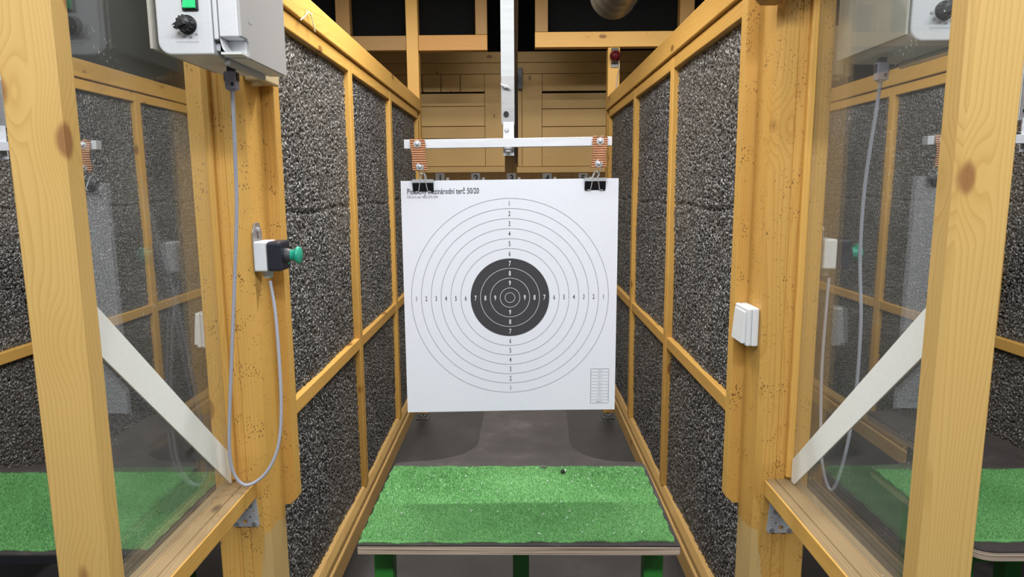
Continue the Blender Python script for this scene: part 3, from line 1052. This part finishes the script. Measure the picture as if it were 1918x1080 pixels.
# ================================================================== PUSH BUTTON BOX
def button_box():
    xf = -0.5715     # lane face of the post
    t = thing('push_button', 'green mushroom button on white and black box, left booth post', 'push button', (xf, 1.475, 1.455), 'lane push button boxes')
    yc, zc = 1.468, 1.455
    hy, hz = 0.033, 0.0325
    # keyhole mounting plate
    cu = [(yc - 0.026, zc - 0.034), (yc + 0.026, zc - 0.034), (yc + 0.026, zc + 0.052), (yc + 0.012, zc + 0.072), (yc - 0.012, zc + 0.072), (yc - 0.026, zc + 0.052)]
    MB().prism(cu, 0, xf, xf + 0.0025).build('backplate', M['steel'], t, 0.0006)
    mb = MB().cyl((xf + 0.0024, yc, zc + 0.058), (xf + 0.007, yc, zc + 0.058), 0.0042, 14)
    mb.build('screw', M['zinc'], t)
    mb = MB().box(xf + 0.0024, xf + 0.0029, yc - 0.0018, yc + 0.0018, zc + 0.038, zc + 0.052)
    mb.cyl((xf + 0.0024, yc, zc + 0.040), (xf + 0.0030, yc, zc + 0.040), 0.0034, 12)
    mb.build('keyhole', M['ink'], t)
    MB().box(xf + 0.003, xf + 0.0305, yc - hy, yc + hy, zc - hz, zc + hz).build('housing', M['white'], t, 0.004, 3)
    MB().box(xf + 0.031, xf + 0.062, yc - hy, yc + hy, zc - hz, zc + hz).build('cover', M['navy'], t, 0.007, 4)
    MB().lathe((xf + 0.062, yc, zc), (1, 0, 0), [(0, 0.0155), (0.006, 0.0155), (0.010, 0.0140), (0.012, 0.0125)], 28).build('collar', M['darkgrey'], t)
    MB().lathe((xf + 0.072, yc, zc), (1, 0, 0), [(0, 0.0125), (0.012, 0.0125), (0.0135, 0.015), (0.0145, 0.0185), (0.017, 0.0197), (0.020, 0.0193), (0.0222, 0.0165), (0.0232, 0.0)], 36).build('mushroom_button', M['green'], t)
    MB().lathe((xf + 0.020, yc, zc - hz + 0.001), (0, 0, -1), [(0, 0.0125), (0.008, 0.0125), (0.0085, 0.0105), (0.016, 0.0105), (0.018, 0.008), (0.0182, 0.004)], 20).build('cable_gland', M['enclosure'], t)
    MB().box(xf + 0.0622, xf + 0.0626, yc + 0.012, yc + 0.02, zc - 0.022, zc - 0.018).build('label_mark', M['green'], t)
    return t


bb = button_box()
clone(bb, (1.2275, 0, -0.002), 'green mushroom button seen behind the right glass screen')


# ================================================================== LIGHT SWITCHES
def light_switch(xw, d, y0, y1, z0, z1, label):
    """xw wall face, d=+-1 direction it protrudes in x"""
    t = thing('light_switch', label, 'switch', (xw, (y0 + y1) / 2, (z0 + z1) / 2), 'white surface switches')
    xs = sorted((xw + d * 0.0005, xw + d * 0.016))
    MB().box(xs[0], xs[1], y0, y1, z0, z1).build('base', M['white'], t, 0.003, 3)
    xs = sorted((xw + d * 0.0163, xw + d * 0.028))
    MB().box(xs[0], xs[1], y0 + 0.0, y1 - 0.0, z0, z1).build('cover', M['white'], t, 0.004, 3)
    a, b = y0 + 0.007, y1 - 0.007
    za, zb = z0 + 0.006, z1 - 0.009
    x1_, x2_, x3_ = xw + d * 0.0278, xw + d * 0.0365, xw + d * 0.031
    mb = MB()
    mb.add([(x1_, a, za), (x1_, b, za), (x1_, b, zb), (x1_, a, zb), (x2_, a, za), (x2_, b, za), (x3_, b, zb), (x3_, a, zb)],
           [(0, 1, 2, 3), (4, 7, 6, 5), (0, 4, 5, 1), (1, 5, 6, 2), (2, 6, 7, 3), (3, 7, 4, 0)])
    mb.build('rocker', M['white'], t, 0.001)
    return t


light_switch(0.5365, -1, 1.460, 1.544, 1.245, 1.331, 'white rocker switch on the lane side of right booth post')
light_switch(-0.6905, -1, 1.460, 1.544, 1.248, 1.328, 'white rocker switch edge seen through left glass beside the post')


# ================================================================== JUNCTION BOXES
def junction_box(x0, label):
    t = thing('junction_box', label, 'junction box', (x0, 1.5, 1.85), 'ivory junction boxes')
    MB().box(x0 + 0.0005, x0 + 0.030, 1.452, 1.540, 1.826, 1.925).build('base', M['ivory'], t, 0.004, 3)
    MB().box(x0 + 0.0305, x0 + 0.044, 1.450, 1.542, 1.824, 1.927).build('lid', M['ivory'], t, 0.004, 3)
    MB().cyl((x0 + 0.018, 1.475, 1.8265), (x0 + 0.018, 1.475, 1.818), 0.0115, 20).build('cable_entry', M['ivory'], t)
    return t


junction_box(-0.5715, 'ivory junction box under the left control box')
junction_box(0.6555, 'ivory junction box behind right glass beside the control box')

# ================================================================== TARGET CARRIERS
TILT = 0.0078


def carrier(label):
    t = thing('target_carrier', label, 'target carrier', (XC, 1.66, 1.70), 'hanging target carriers')
    px0, px1 = -0.0365, -0.004
    mb = MB()
    mb.box(px0, px1, 1.682, 1.684, 1.752, 2.4195)
    mb.box(px0, px0 + 0.002, 1.684, 1.712, 1.752, 2.4195)
    mb.box(px1 - 0.002, px1, 1.684, 1.712, 1.752, 2.4195)
    mb.build('pole', M['polewhite'], t, 0.0006)
    mb = MB()
    mb.box(px0 + 0.001, px1 - 0.0005, 1.6785, 1.6815, 1.752, 1.866)
    sl = mb.build('shaded_sleeve', M['steel'], t, 0.0005)  # lower piece in darker steel; shade on the pole put into its colour
    mb = MB().cyl((-0.0255, 1.6786, 1.84), (-0.0255, 1.668, 1.84), 0.004, 12)
    mb.tube([(-0.037, 1.671, 1.846), (-0.030, 1.670, 1.841), (-0.021, 1.670, 1.839), (-0.014, 1.671, 1.834)], [0.002, 0.0032, 0.0032, 0.002], 10)
    wn = mb.build('wing_nut', M['zinc'], t)
    mb = MB().cyl((-0.0245, 1.6786, 1.776), (-0.0245, 1.674, 1.776), 0.0065, 20)
    mb.build('rubber_plug', M['black'], t)
    box('hinge_plate', M['alu'], t, -0.032, -0.0055, 1.673, 1.677, 1.676, 1.757, 0.0005)
    MB().lathe((-0.0235, 1.673, 1.737), (0, -1, 0), [(0, 0.0065), (0.001, 0.0065), (0.0011, 0.0045), (0.005, 0.0045), (0.0051, 0.0)], 6).build('hex_bolt', M['zinc'], t)
    # crossbar: square tube, slightly tilted
    x0, x1 = -0.2715, 0.2305
    def zt(x):
        return TILT * (x - XC)
    mb = MB()
    y0, y1, zl, zh = 1.650, 1.672, 1.6955, 1.7165
    vs = []
    for x in (x0, x1):
        for (yy, z) in ((y0, zl), (y1, zl), (y1, zh), (y0, zh)):
            vs.append((x, yy, z + zt(x)))
    mb.add(vs, [(0, 1, 2, 3), (4, 7, 6, 5), (0, 4, 5, 1), (1, 5, 6, 2), (2, 6, 7, 3), (3, 7, 4, 0)])
    mb.build('crossbar', M['alu'], t, 0.0008)
    mb = MB().cyl((-0.020, 1.661, 1.6952), (-0.020, 1.661, 1.692), 0.0125, 24)
    mb.cyl((-0.020, 1.661, 1.692), (-0.020, 1.661, 1.685), 0.0085, 6)
    mb.build('nut', M['zinc'], t)
    # webbing straps
    for (xa, za, xb, zb) in ((-0.2385, 1.7045, -0.2335, 1.651), (0.2015, 1.7080, 0.1985, 1.655)):
        mb = MB()
        nU, nV = 6, 16
        vs, fs = [], []
        for side in (0, 1):
            for j in range(nV + 1):
                v = j / nV
                cx = xa + (xb - xa) * (v * 1.0)
                cz = (za + 0.0115) + (zb - 0.010 - za - 0.0115) * v
                for i in range(nU + 1):
                    u = i / nU - 0.5
                    wdt = 0.0345 + 0.002 * math.sin(v * 9)
                    yy = 1.648 - 0.0015 * math.sin(v * 3.0) + 0.001 * math.sin(u * 7 + v * 5) - (0.003 if side == 0 else 0)
                    vs.append((cx + u * wdt, yy, cz + (0.002 * math.sin(i * 2.1) if j in (0, nV) else 0)))
        st = (nV + 1) * (nU + 1)
        for side in (0, 1):
            for j in range(nV):
                for i in range(nU):
                    a = side * st + j * (nU + 1) + i
                    f = (a, a + 1, a + nU + 2, a + nU + 1)
                    fs.append(f if side == 0 else f[::-1])
        def edge(idx):
            for a, b in zip(idx[:-1], idx[1:]):
                fs.append((a, b, b + st, a + st))
        edge(list(range(nU + 1)))
        edge([nV * (nU + 1) + i for i in range(nU + 1)][::-1])
        edge([j * (nU + 1) for j in range(nV + 1)][::-1])
        edge([j * (nU + 1) + nU for j in range(nV + 1)])
        mb.add(vs, fs, False)
        sp = mb.build('strap', M['strap'], t)
        for (bx, bz) in ((xa, za), (xb, zb)):
            mb = MB().cyl((bx, 1.6455, bz), (bx, 1.6435, bz), 0.0088, 28)
            mb.lathe((bx, 1.6436, bz), (0, -1, 0), [(0, 0.0052), (0.004, 0.0052), (0.0055, 0.0040), (0.0056, 0.0)], 6)
            b_ = mb.build('bolt', M['zinc'], t)
            b_.parent = sp
    return t


car = carrier('target carrier with aluminium crossbar holding the white target sheet')
clone(car, (-1.2485, 0, 0), 'empty target carrier in the left neighbouring lane', 'hanging target carriers')
clone(car, (1.2590, 0, 0), 'empty target carrier in the right neighbouring lane', 'hanging target carriers')


# binder clips
def binder_clip(xc, zt, label, bolt, tilt=None):
    """spine top at zt"""
    yc = 1.681
    t = thing('binder_clip', label, 'clip', (xc, yc, zt), 'black binder clips')
    w = 0.026
    mb = MB()
    # spring body: front leaf, spine, back leaf
    prof = [(yc - 0.0022, zt - 0.029), (yc - 0.010, zt - 0.006), (yc - 0.008, zt), (yc + 0.008, zt), (yc + 0.010, zt - 0.006), (yc + 0.0022, zt - 0.029),
            (yc + 0.0014, zt - 0.029), (yc + 0.0085, zt - 0.0062), (yc + 0.0068, zt - 0.0015), (yc - 0.0068, zt - 0.0015), (yc - 0.0085, zt - 0.0062), (yc - 0.0014, zt - 0.029)]
    mb.prism(prof, 0, xc - w, xc + w)
    mb.build('spring_body', M['blackpaint'], t, 0.0004)
    MB().prism([(yc - 0.0107, zt - 0.0075), (yc - 0.0103, zt - 0.0058), (yc - 0.0085, zt + 0.0008), (yc + 0.0085, zt + 0.0008), (yc + 0.0103, zt - 0.0058), (yc + 0.0098, zt - 0.0058), (yc + 0.0082, zt + 0.0001), (yc - 0.0082, zt + 0.0001), (yc - 0.0101, zt - 0.0062)], 0, xc - w - 0.0002, xc + w + 0.0002).build('spine', M['spine'], t)  # grey band over the black body paints in the reflection along its top
    for s in (-1, 1):
        mb = MB()
        for xx in (-0.018, 0.018):
            mb.cyl((xc + xx - 0.007, yc + s * 0.0028, zt - 0.0292), (xc + xx + 0.007, yc + s * 0.0028, zt - 0.0292), 0.0013, 10)
        mb.build('lip', M['blackpaint'], t)
        yb = yc + s * 0.0034
        bx, by, bz = bolt
        top = (xc + (bx - xc) * 0.8, yc + s * 0.012, zt + 0.010)
        pts = [(xc - 0.019, yb, zt - 0.0292), (xc - 0.012, yb, zt - 0.0292), (xc - 0.0105, yc + s * 0.0050, zt - 0.025), (xc - 0.006, yc + s * 0.0115, zt + 0.002),
               (top[0] - 0.0065, top[1], top[2]), (top[0] - 0.003, top[1], top[2] + 0.005), (top[0] + 0.003, top[1], top[2] + 0.005), (top[0] + 0.0065, top[1], top[2]),
               (xc + 0.006, yc + s * 0.0115, zt + 0.002), (xc + 0.0105, yc + s * 0.0050, zt - 0.025), (xc + 0.012, yb, zt - 0.0292), (xc + 0.019, yb, zt - 0.0292)]
        MB().tube(pts, 0.0011, 8).build('wire_handle', M['zinc'], t)
    bx, by, bz = bolt
    mb = MB().tube(spline([(bx - 0.0075, by, bz + 0.004), (bx - 0.008, by, bz - 0.004), (bx - 0.004, by + 0.01, bz - 0.014), (xc - 0.004, yc - 0.010, zt + 0.012)], 5), 0.0011, 8)
    mb.tube(spline([(bx + 0.0075, by, bz + 0.004), (bx + 0.008, by, bz - 0.004), (bx + 0.006, by + 0.01, bz - 0.014), (xc + 0.005, yc - 0.010, zt + 0.012)], 5), 0.0011, 8)
    mb.build('hook_wire', M['zinc'], t)
    return t


clA = binder_clip(-0.2315, 1.6195, 'black binder clip on the sheet left of the printed title', (-0.2335, 1.6425, 1.651))
clB = binder_clip(0.1940, 1.6205, 'black binder clip on the right top corner of target sheet', (0.1985, 1.6425, 1.655))
c = clone(clB, (-1.2485, -0.012, 0.004), 'empty black binder clip dangling seen through the left glass')
c.rotation_euler = (math.radians(-38), math.radians(16), math.radians(-8))
c = clone(clA, (1.2590, -0.012, 0.004), 'empty black binder clip dangling seen through the right glass')
c.rotation_euler = (math.radians(-38), math.radians(-14), math.radians(10))


# ================================================================== TARGET SHEET
TX, TZ, TY = -0.0185, 1.3225, 1.68


def wavy(x, z):
    return TY + 0.004 * math.sin((x + 0.1) * 7.0) * (1.62 - z) / 0.6 + 0.0035 * ((1.62 - z) / 0.6) ** 2


def tilt_z(x, z):
    return z + 0.006 * (x - TX)


t = thing('paper_target', 'white paper shooting target with black bullseye clipped to crossbar', 'target', (TX, TY, TZ))
mb = MB()
nx, nz = 36, 40
x0, x1, z0, z1 = -0.2875, 0.2525, 1.0225, 1.6185
fr_, bk_ = [], []
for j in range(nz + 1):
    for i in range(nx + 1):
        x, z = x0 + (x1 - x0) * i / nx, z0 + (z1 - z0) * j / nz
        fr_.append((x, wavy(x, z), tilt_z(x, z)))
        bk_.append((x, wavy(x, z) + 0.0005, tilt_z(x, z)))
n_ = len(fr_)
fs, rim = [], []
for j in range(nz):
    for i in range(nx):
        a = j * (nx + 1) + i
        fs.append((a, a + 1, a + nx + 2, a + nx + 1))
        fs.append((n_ + a, n_ + a + nx + 1, n_ + a + nx + 2, n_ + a + 1))
bord = [i for i in range(nx + 1)] + [j * (nx + 1) + nx for j in range(1, nz + 1)] + [nz * (nx + 1) + i for i in range(nx - 1, -1, -1)] + [j * (nx + 1) for j in range(nz - 1, 0, -1)]
for a, b in zip(bord, bord[1:] + bord[:1]):
    rim.append((a, n_ + a, n_ + b, b))
mb.add(fr_ + bk_, fs, True)
mb.add(fr_ + bk_, rim, False)
mb.build('sheet', M['paper'], t, recalc=False)


def on_sheet(mb, vs, fs, off=0.0006, smooth=False):
    mb.add([(x, wavy(x, z) - off, tilt_z(x, z)) for x, z in vs], fs, smooth)


def ring_poly(r, w, n=160):
    vs = []
    for k in range(n):
        a = 2 * math.pi * k / n
        for rr in (r - w / 2, r + w / 2):
            vs.append((TX + rr * math.cos(a), TZ + rr * math.sin(a)))
    fs = [(2 * k, 2 * k + 1, (2 * k + 3) % (2 * n), (2 * k + 2) % (2 * n)) for k in range(n)]
    return vs, fs


mb = MB()
for k in range(1, 7):
    on_sheet(mb, *ring_poly(0.025 * (11 - k), 0.0008))
mb.build('black_rings', M['inkthin'], t)
mb = MB()
vs = [(TX, TZ)]
fs = []
nr, na = 8, 128
for i in range(1, nr + 1):
    for k in range(na):
        a = 2 * math.pi * k / na
        vs.append((TX + 0.1 * i / nr * math.cos(a), TZ + 0.1 * i / nr * math.sin(a)))
for k in range(na):
    fs.append((0, 1 + k, 1 + (k + 1) % na))
for i in range(nr - 1):
    for k in range(na):
        a, b = 1 + i * na + k, 1 + i * na + (k + 1) % na
        fs.append((a, a + na, b + na, b))
on_sheet(mb, vs, fs, 0.0006)
mb.build('bullseye', M['ink'], t)
mb = MB()
for r in (0.075, 0.05, 0.025, 0.0125):
    on_sheet(mb, *ring_poly(r, 0.0010), off=0.0011)
mb.build('white_rings', M['inkwhite'], t)
for k in range(1, 10):
    r = 0.025 * (11 - k) - 0.0125
    for dx, dz in ((1, 0), (-1, 0), (0, 1), (0, -1)):
        vs, fs = text_polys(str(k), 0.0122, 0.60, 0.0004 if k > 6 else 0.0001)
        q = [(TX + dx * r + x, TZ + dz * r + z) for x, z in vs]
        mb = MB()
        on_sheet(mb, q, fs, 0.0006 if k < 7 else 0.0011)
        mb.build('ring_number' if k < 7 else 'white_ring_number', M['ink'] if k < 7 else M['inkwhite'], t)
mb = MB()
vs, fs = text_polys('Pistolový mezinárodní terč 50/20', 0.0140, 0.585, 0.0002, 'LEFT')
wd = max(v[0] for v in vs)
k_ = 0.179 / wd
on_sheet(mb, [(-0.2725 + x * k_, 1.5925 + z) for x, z in vs], fs)
mb.build('title_text', M['ink'], t)
mb = MB()
vs, fs = text_polys('ČE-KO tel.: 603 275 034', 0.0055, 0.9, 0.0, 'LEFT')
k_ = 0.077 / max(v[0] for v in vs)
on_sheet(mb, [(-0.2725 + x * k_, 1.5785 + z) for x, z in vs], fs)
mb.build('phone_text', M['inkthin'], t)
mb = MB()
tx0, tx1, tz0, tz1 = 0.1895, 0.2355, 1.0405, 1.1325


def rect(xa, xb, za, zb):
    return [(xa, za), (xb, za), (xb, zb), (xa, zb)], [(0, 1, 2, 3)]


rows = ['× 10 =', '× 9 =', '× 8 =', '× 7 =', '× 6 =', '× 5 =', '× 4 =', '× 3 =', '× 2 =', '× 1 =', 'Celkem =']
hrow = (tz1 - tz0) / 11
for i in range(12):
    z = tz1 - i * hrow
    lw = 0.0008 if i in (0, 11) else 0.0005
    on_sheet(mb, *rect(tx0, tx1, z - lw / 2, z + lw / 2))
for x in (tx0, tx1):
    on_sheet(mb, *rect(x - 0.0004, x + 0.0004, tz0, tz1))
for i, s_ in enumerate(rows):
    vs, fs = text_polys(s_, 0.0036, 0.9)
    on_sheet(mb, [((tx0 + tx1) / 2 + x, tz1 - (i + 0.5) * hrow + z) for x, z in vs], fs)
mb.build('score_table', M['inkthin'], t)

# ================================================================== BENCHES
def bez(p0, p1, p2, n=8):
    return [((1 - k / n) ** 2 * p0[0] + 2 * (1 - k / n) * k / n * p1[0] + (k / n) ** 2 * p2[0],
             (1 - k / n) ** 2 * p0[1] + 2 * (1 - k / n) * k / n * p1[1] + (k / n) ** 2 * p2[1]) for k in range(n + 1)]


BF = 1.0702          # table scale


def bench_outline(g, rf=0.0):
    """table top outline with a narrow tongue running downrange; g shrinks it"""
    xl, xr, yf, yb, ye = -0.342 + g, 0.344 - g, 1.325 + g, 1.762 - g, 2.20 - g
    sl, sr = -0.122 + g, 0.150 - g
    rf = rf * 1.0
    if rf:
        p = bez((xl, yf + rf), (xl, yf), (xl + rf, yf), 6) + bez((xr - rf, yf), (xr, yf), (xr, yf + rf), 6)
    else:
        p = [(xl, yf), (xr, yf)]
    p += bez((xr, yb - 0.03), (xr, yb), (xr - 0.035, yb), 5)
    p += bez((0.27, yb + 0.002), (0.162 - g, 1.79 - g), (sr, 1.90), 10)
    p += bez((sr + 0.008, ye - 0.03), (sr + 0.01, ye), (sr - 0.025, ye), 4)
    p += bez((sl + 0.02, ye), (sl - 0.004, ye), (sl, ye - 0.03), 4)
    p += bez((sl, 1.90), (-0.14 + g, 1.79 - g), (-0.27, yb + 0.004), 10)
    p += bez((xl + 0.035, yb), (xl, yb), (xl, yb - 0.03), 5)
    return [(x * BF, y * BF) for x, y in p]


def carpet_mesh(x0, x1, y0, y1, zt, root):
    rng = np.random.default_rng(11)
    mb = MB()
    nx_, ny_ = 40, 24
    vs, fs = [], []
    for j in range(ny_ + 1):
        for i in range(nx_ + 1):
            u, v = i / nx_, j / ny_
            x = x0 + (x1 - x0) * u
            y = y0 + (y1 - y0) * v
            if i in (0, nx_):
                x += 0.0025 * math.sin(j * 1.7)
            y -= (0.5 - u) * 0.012 * (1 - v)
            if j in (0, ny_):
                y += 0.003 * math.sin(i * 0.9) + 0.0015 * math.sin(i * 2.3)
            vs.append((x, y, zt + 0.0012 * math.sin(u * 9) * math.sin(v * 6)))
    for j in range(ny_):
        for i in range(nx_):
            a = j * (nx_ + 1) + i
            fs.append((a, a + 1, a + nx_ + 2, a + nx_ + 1))
    n0 = len(vs)
    vs += [(x, y, zt - 0.003) for x, y, z in vs]
    b = [i for i in range(nx_ + 1)] + [j * (nx_ + 1) + nx_ for j in range(1, ny_ + 1)] + [ny_ * (nx_ + 1) + i for i in range(nx_ - 1, -1, -1)] + [j * (nx_ + 1) for j in range(ny_ - 1, 0, -1)]
    for p, q in zip(b, b[1:] + b[:1]):
        fs.append((p, n0 + p, n0 + q, q))
    mb.add(vs, fs)
    base = mb.build('turf_backing', M['carpet'], root, recalc=False)
    K = 52000
    px = x0 + (x1 - x0) * rng.random(K)
    py = y0 + (y1 - y0) * rng.random(K)
    an = rng.random(K) * 6.283
    ln = 0.0035 + 0.003 * rng.random(K)
    le = rng.normal(0, 0.0022, (K, 2))
    hw = 0.0006
    off = root.location
    pts = np.empty((K, 3, 3), np.float32)
    pts[:, 0] = np.stack([px - hw * np.cos(an) - off.x, py - hw * np.sin(an) - off.y, np.full(K, zt - 0.001 - off.z)], -1)
    pts[:, 1] = np.stack([px + hw * np.cos(an) - off.x, py + hw * np.sin(an) - off.y, np.full(K, zt - 0.001 - off.z)], -1)
    pts[:, 2] = np.stack([px + le[:, 0] - off.x, py + le[:, 1] - off.y, zt + ln - off.z], -1)
    me = bpy.data.meshes.new('turf_pile')
    me.vertices.add(K * 3)
    me.vertices.foreach_set('co', pts.ravel())
    me.loops.add(K * 3)
    me.loops.foreach_set('vertex_index', np.arange(K * 3, dtype=np.int32))
    me.polygons.add(K)
    me.polygons.foreach_set('loop_start', np.arange(0, K * 3, 3, dtype=np.int32))
    me.polygons.foreach_set('loop_total', np.full(K, 3, dtype=np.int32))
    me.update()
    me.materials.append(M['carpet'])
    o = bpy.data.objects.new('turf_pile', me)
    COL.objects.link(o)
    o.parent = root
    o['kind'] = 'stuff'
    return base


def bench(label, dx=0.0, dy=0.0, rf=0.0, cy=1.428, edge='plyedge', apron=False, rz=0.0):
    t = thing('shooting_bench', label, 'bench', (0, 1.66, 0), 'green topped shooting benches')
    MB().prism(bench_outline(0.0, rf), 2, 0.772, 0.7915).build('plywood_top', M[edge], t, 0.0012)
    MB().prism(bench_outline(0.0, rf), 2, 0.7917, 0.7966).build('rubber_mat', M['rubber'], t, 0.0008)
    carpet_mesh(-0.364, 0.3575, cy, 1.843, 0.800, t)
    for (xa, xb, ya, yb) in ((-0.350, -0.304, 1.503, 1.549), (0.304, 0.350, 1.503, 1.549), (-0.018, 0.028, 1.776, 1.822), (-0.021, 0.025, 2.226, 2.27)):
        box('leg', M['greenpaint'], t, xa, xb, ya, yb, 0.0, 0.7715, 0.003)
    box('stretcher', M['greenpaint'], t, -0.304, 0.304, 1.51, 1.543, 0.12, 0.16, 0.002)
    box('stretcher', M['greenpaint'], t, -0.012, 0.022, 1.543, 1.776, 0.12, 0.16, 0.002)
    if apron:
        box('apron', M['greenpaint'], t, -0.304, 0.304, 1.51, 1.543, 0.715, 0.771, 0.002)
    t.location = (dx, 1.66 + dy, 0)
    t.rotation_euler.z = math.radians(rz)
    return t


be = bench('green carpeted shooting bench in the middle, under the white target', rz=-0.6)
bench('green carpeted shooting bench in left neighbouring lane, behind glass', -1.193, -0.032, 0.03, 1.428, 'black')
bench('green carpeted shooting bench in right neighbouring lane, behind glass', 1.378, -0.032, 0.048, 1.461, 'plyedge', True)

# litter on the middle bench
mb = MB()
rr = random.Random(5)
for k in range(70):
    x, y = rr.uniform(-0.35, 0.34), rr.uniform(1.445, 1.83)
    a = rr.uniform(0, 3.14)
    l_, w_ = rr.uniform(0.0008, 0.0022), rr.uniform(0.0006, 0.0014)
    z = 0.8067
    ca, sa = math.cos(a), math.sin(a)
    top = [(x + ca * l_ * i - sa * w_ * j, y + sa * l_ * i + ca * w_ * j, z) for i, j in ((-1, -1), (1, -1), (1, 1), (-1, 1))]
    mb.add(top + [(p, q, z + 0.0012) for p, q, _ in top], [(0, 3, 2, 1), (4, 5, 6, 7), (0, 1, 5, 4), (1, 2, 6, 5), (2, 3, 7, 6), (3, 0, 4, 7)])
o = mb.build('paper_crumbs', M['inkwhite'])
tag(o, 'tiny white paper crumbs scattered on the middle green carpet', 'crumbs', kind='stuff')
t = thing('pellet_cap', 'small black ring with a white edge on the green carpet', 'cap', (0.126, 1.794, 0.804))
mb = MB()
mb.lathe((0.126, 1.794, 0.802), (0, 0, 1), [(0, 0.0065), (0.006, 0.0062), (0.0065, 0.0058), (0.0065, 0.0040), (0.003, 0.0036), (0.003, 0.0)], 20)
mb.build('black_ring', M['black'], t)
mb = MB().tube([(0.131, 1.792, 0.8075), (0.1335, 1.7945, 0.8105), (0.132, 1.798, 0.8075)], [0.0008, 0.0022, 0.0008], 8)
mb.build('white_scrap', M['inkwhite'], t)
t = thing('torn_tuft', 'grey torn tuft at the far edge of the middle green carpet', 'tuft', (0.07, 1.83, 0.804))
mb = MB()
for k in range(26):
    a = rr.uniform(0, 6.28)
    x, y = 0.0706 + rr.gauss(0, 0.006), 1.829 + rr.gauss(0, 0.004)
    mb.tube([(x, y, 0.8005), (x + 0.004 * math.cos(a), y + 0.003 * math.sin(a), 0.8065), (x + 0.008 * math.cos(a), y + 0.006 * math.sin(a), 0.806)], [0.0008, 0.0006, 0.0003], 5)
mb.build('tuft', M['concrete'], t)

# wisp of string caught on the left cap rail
t = thing('string_wisp', 'frayed white string caught on the left divider top rail', 'string', (-0.610, 2.08, 2.10))
mb = MB()
xw = -0.6135
mb.tube(spline([(xw, 2.0, 2.075), (xw + 0.004, 2.035, 2.095), (xw + 0.003, 2.07, 2.115), (xw + 0.004, 2.095, 2.105), (xw + 0.004, 2.125, 2.07)], 6), 0.0018, 7)
mb.tube(spline([(xw, 2.05, 2.12), (xw + 0.006, 2.08, 2.11), (xw + 0.007, 2.10, 2.118)], 5), 0.001, 6)
mb.build('thread', M['string'], t)
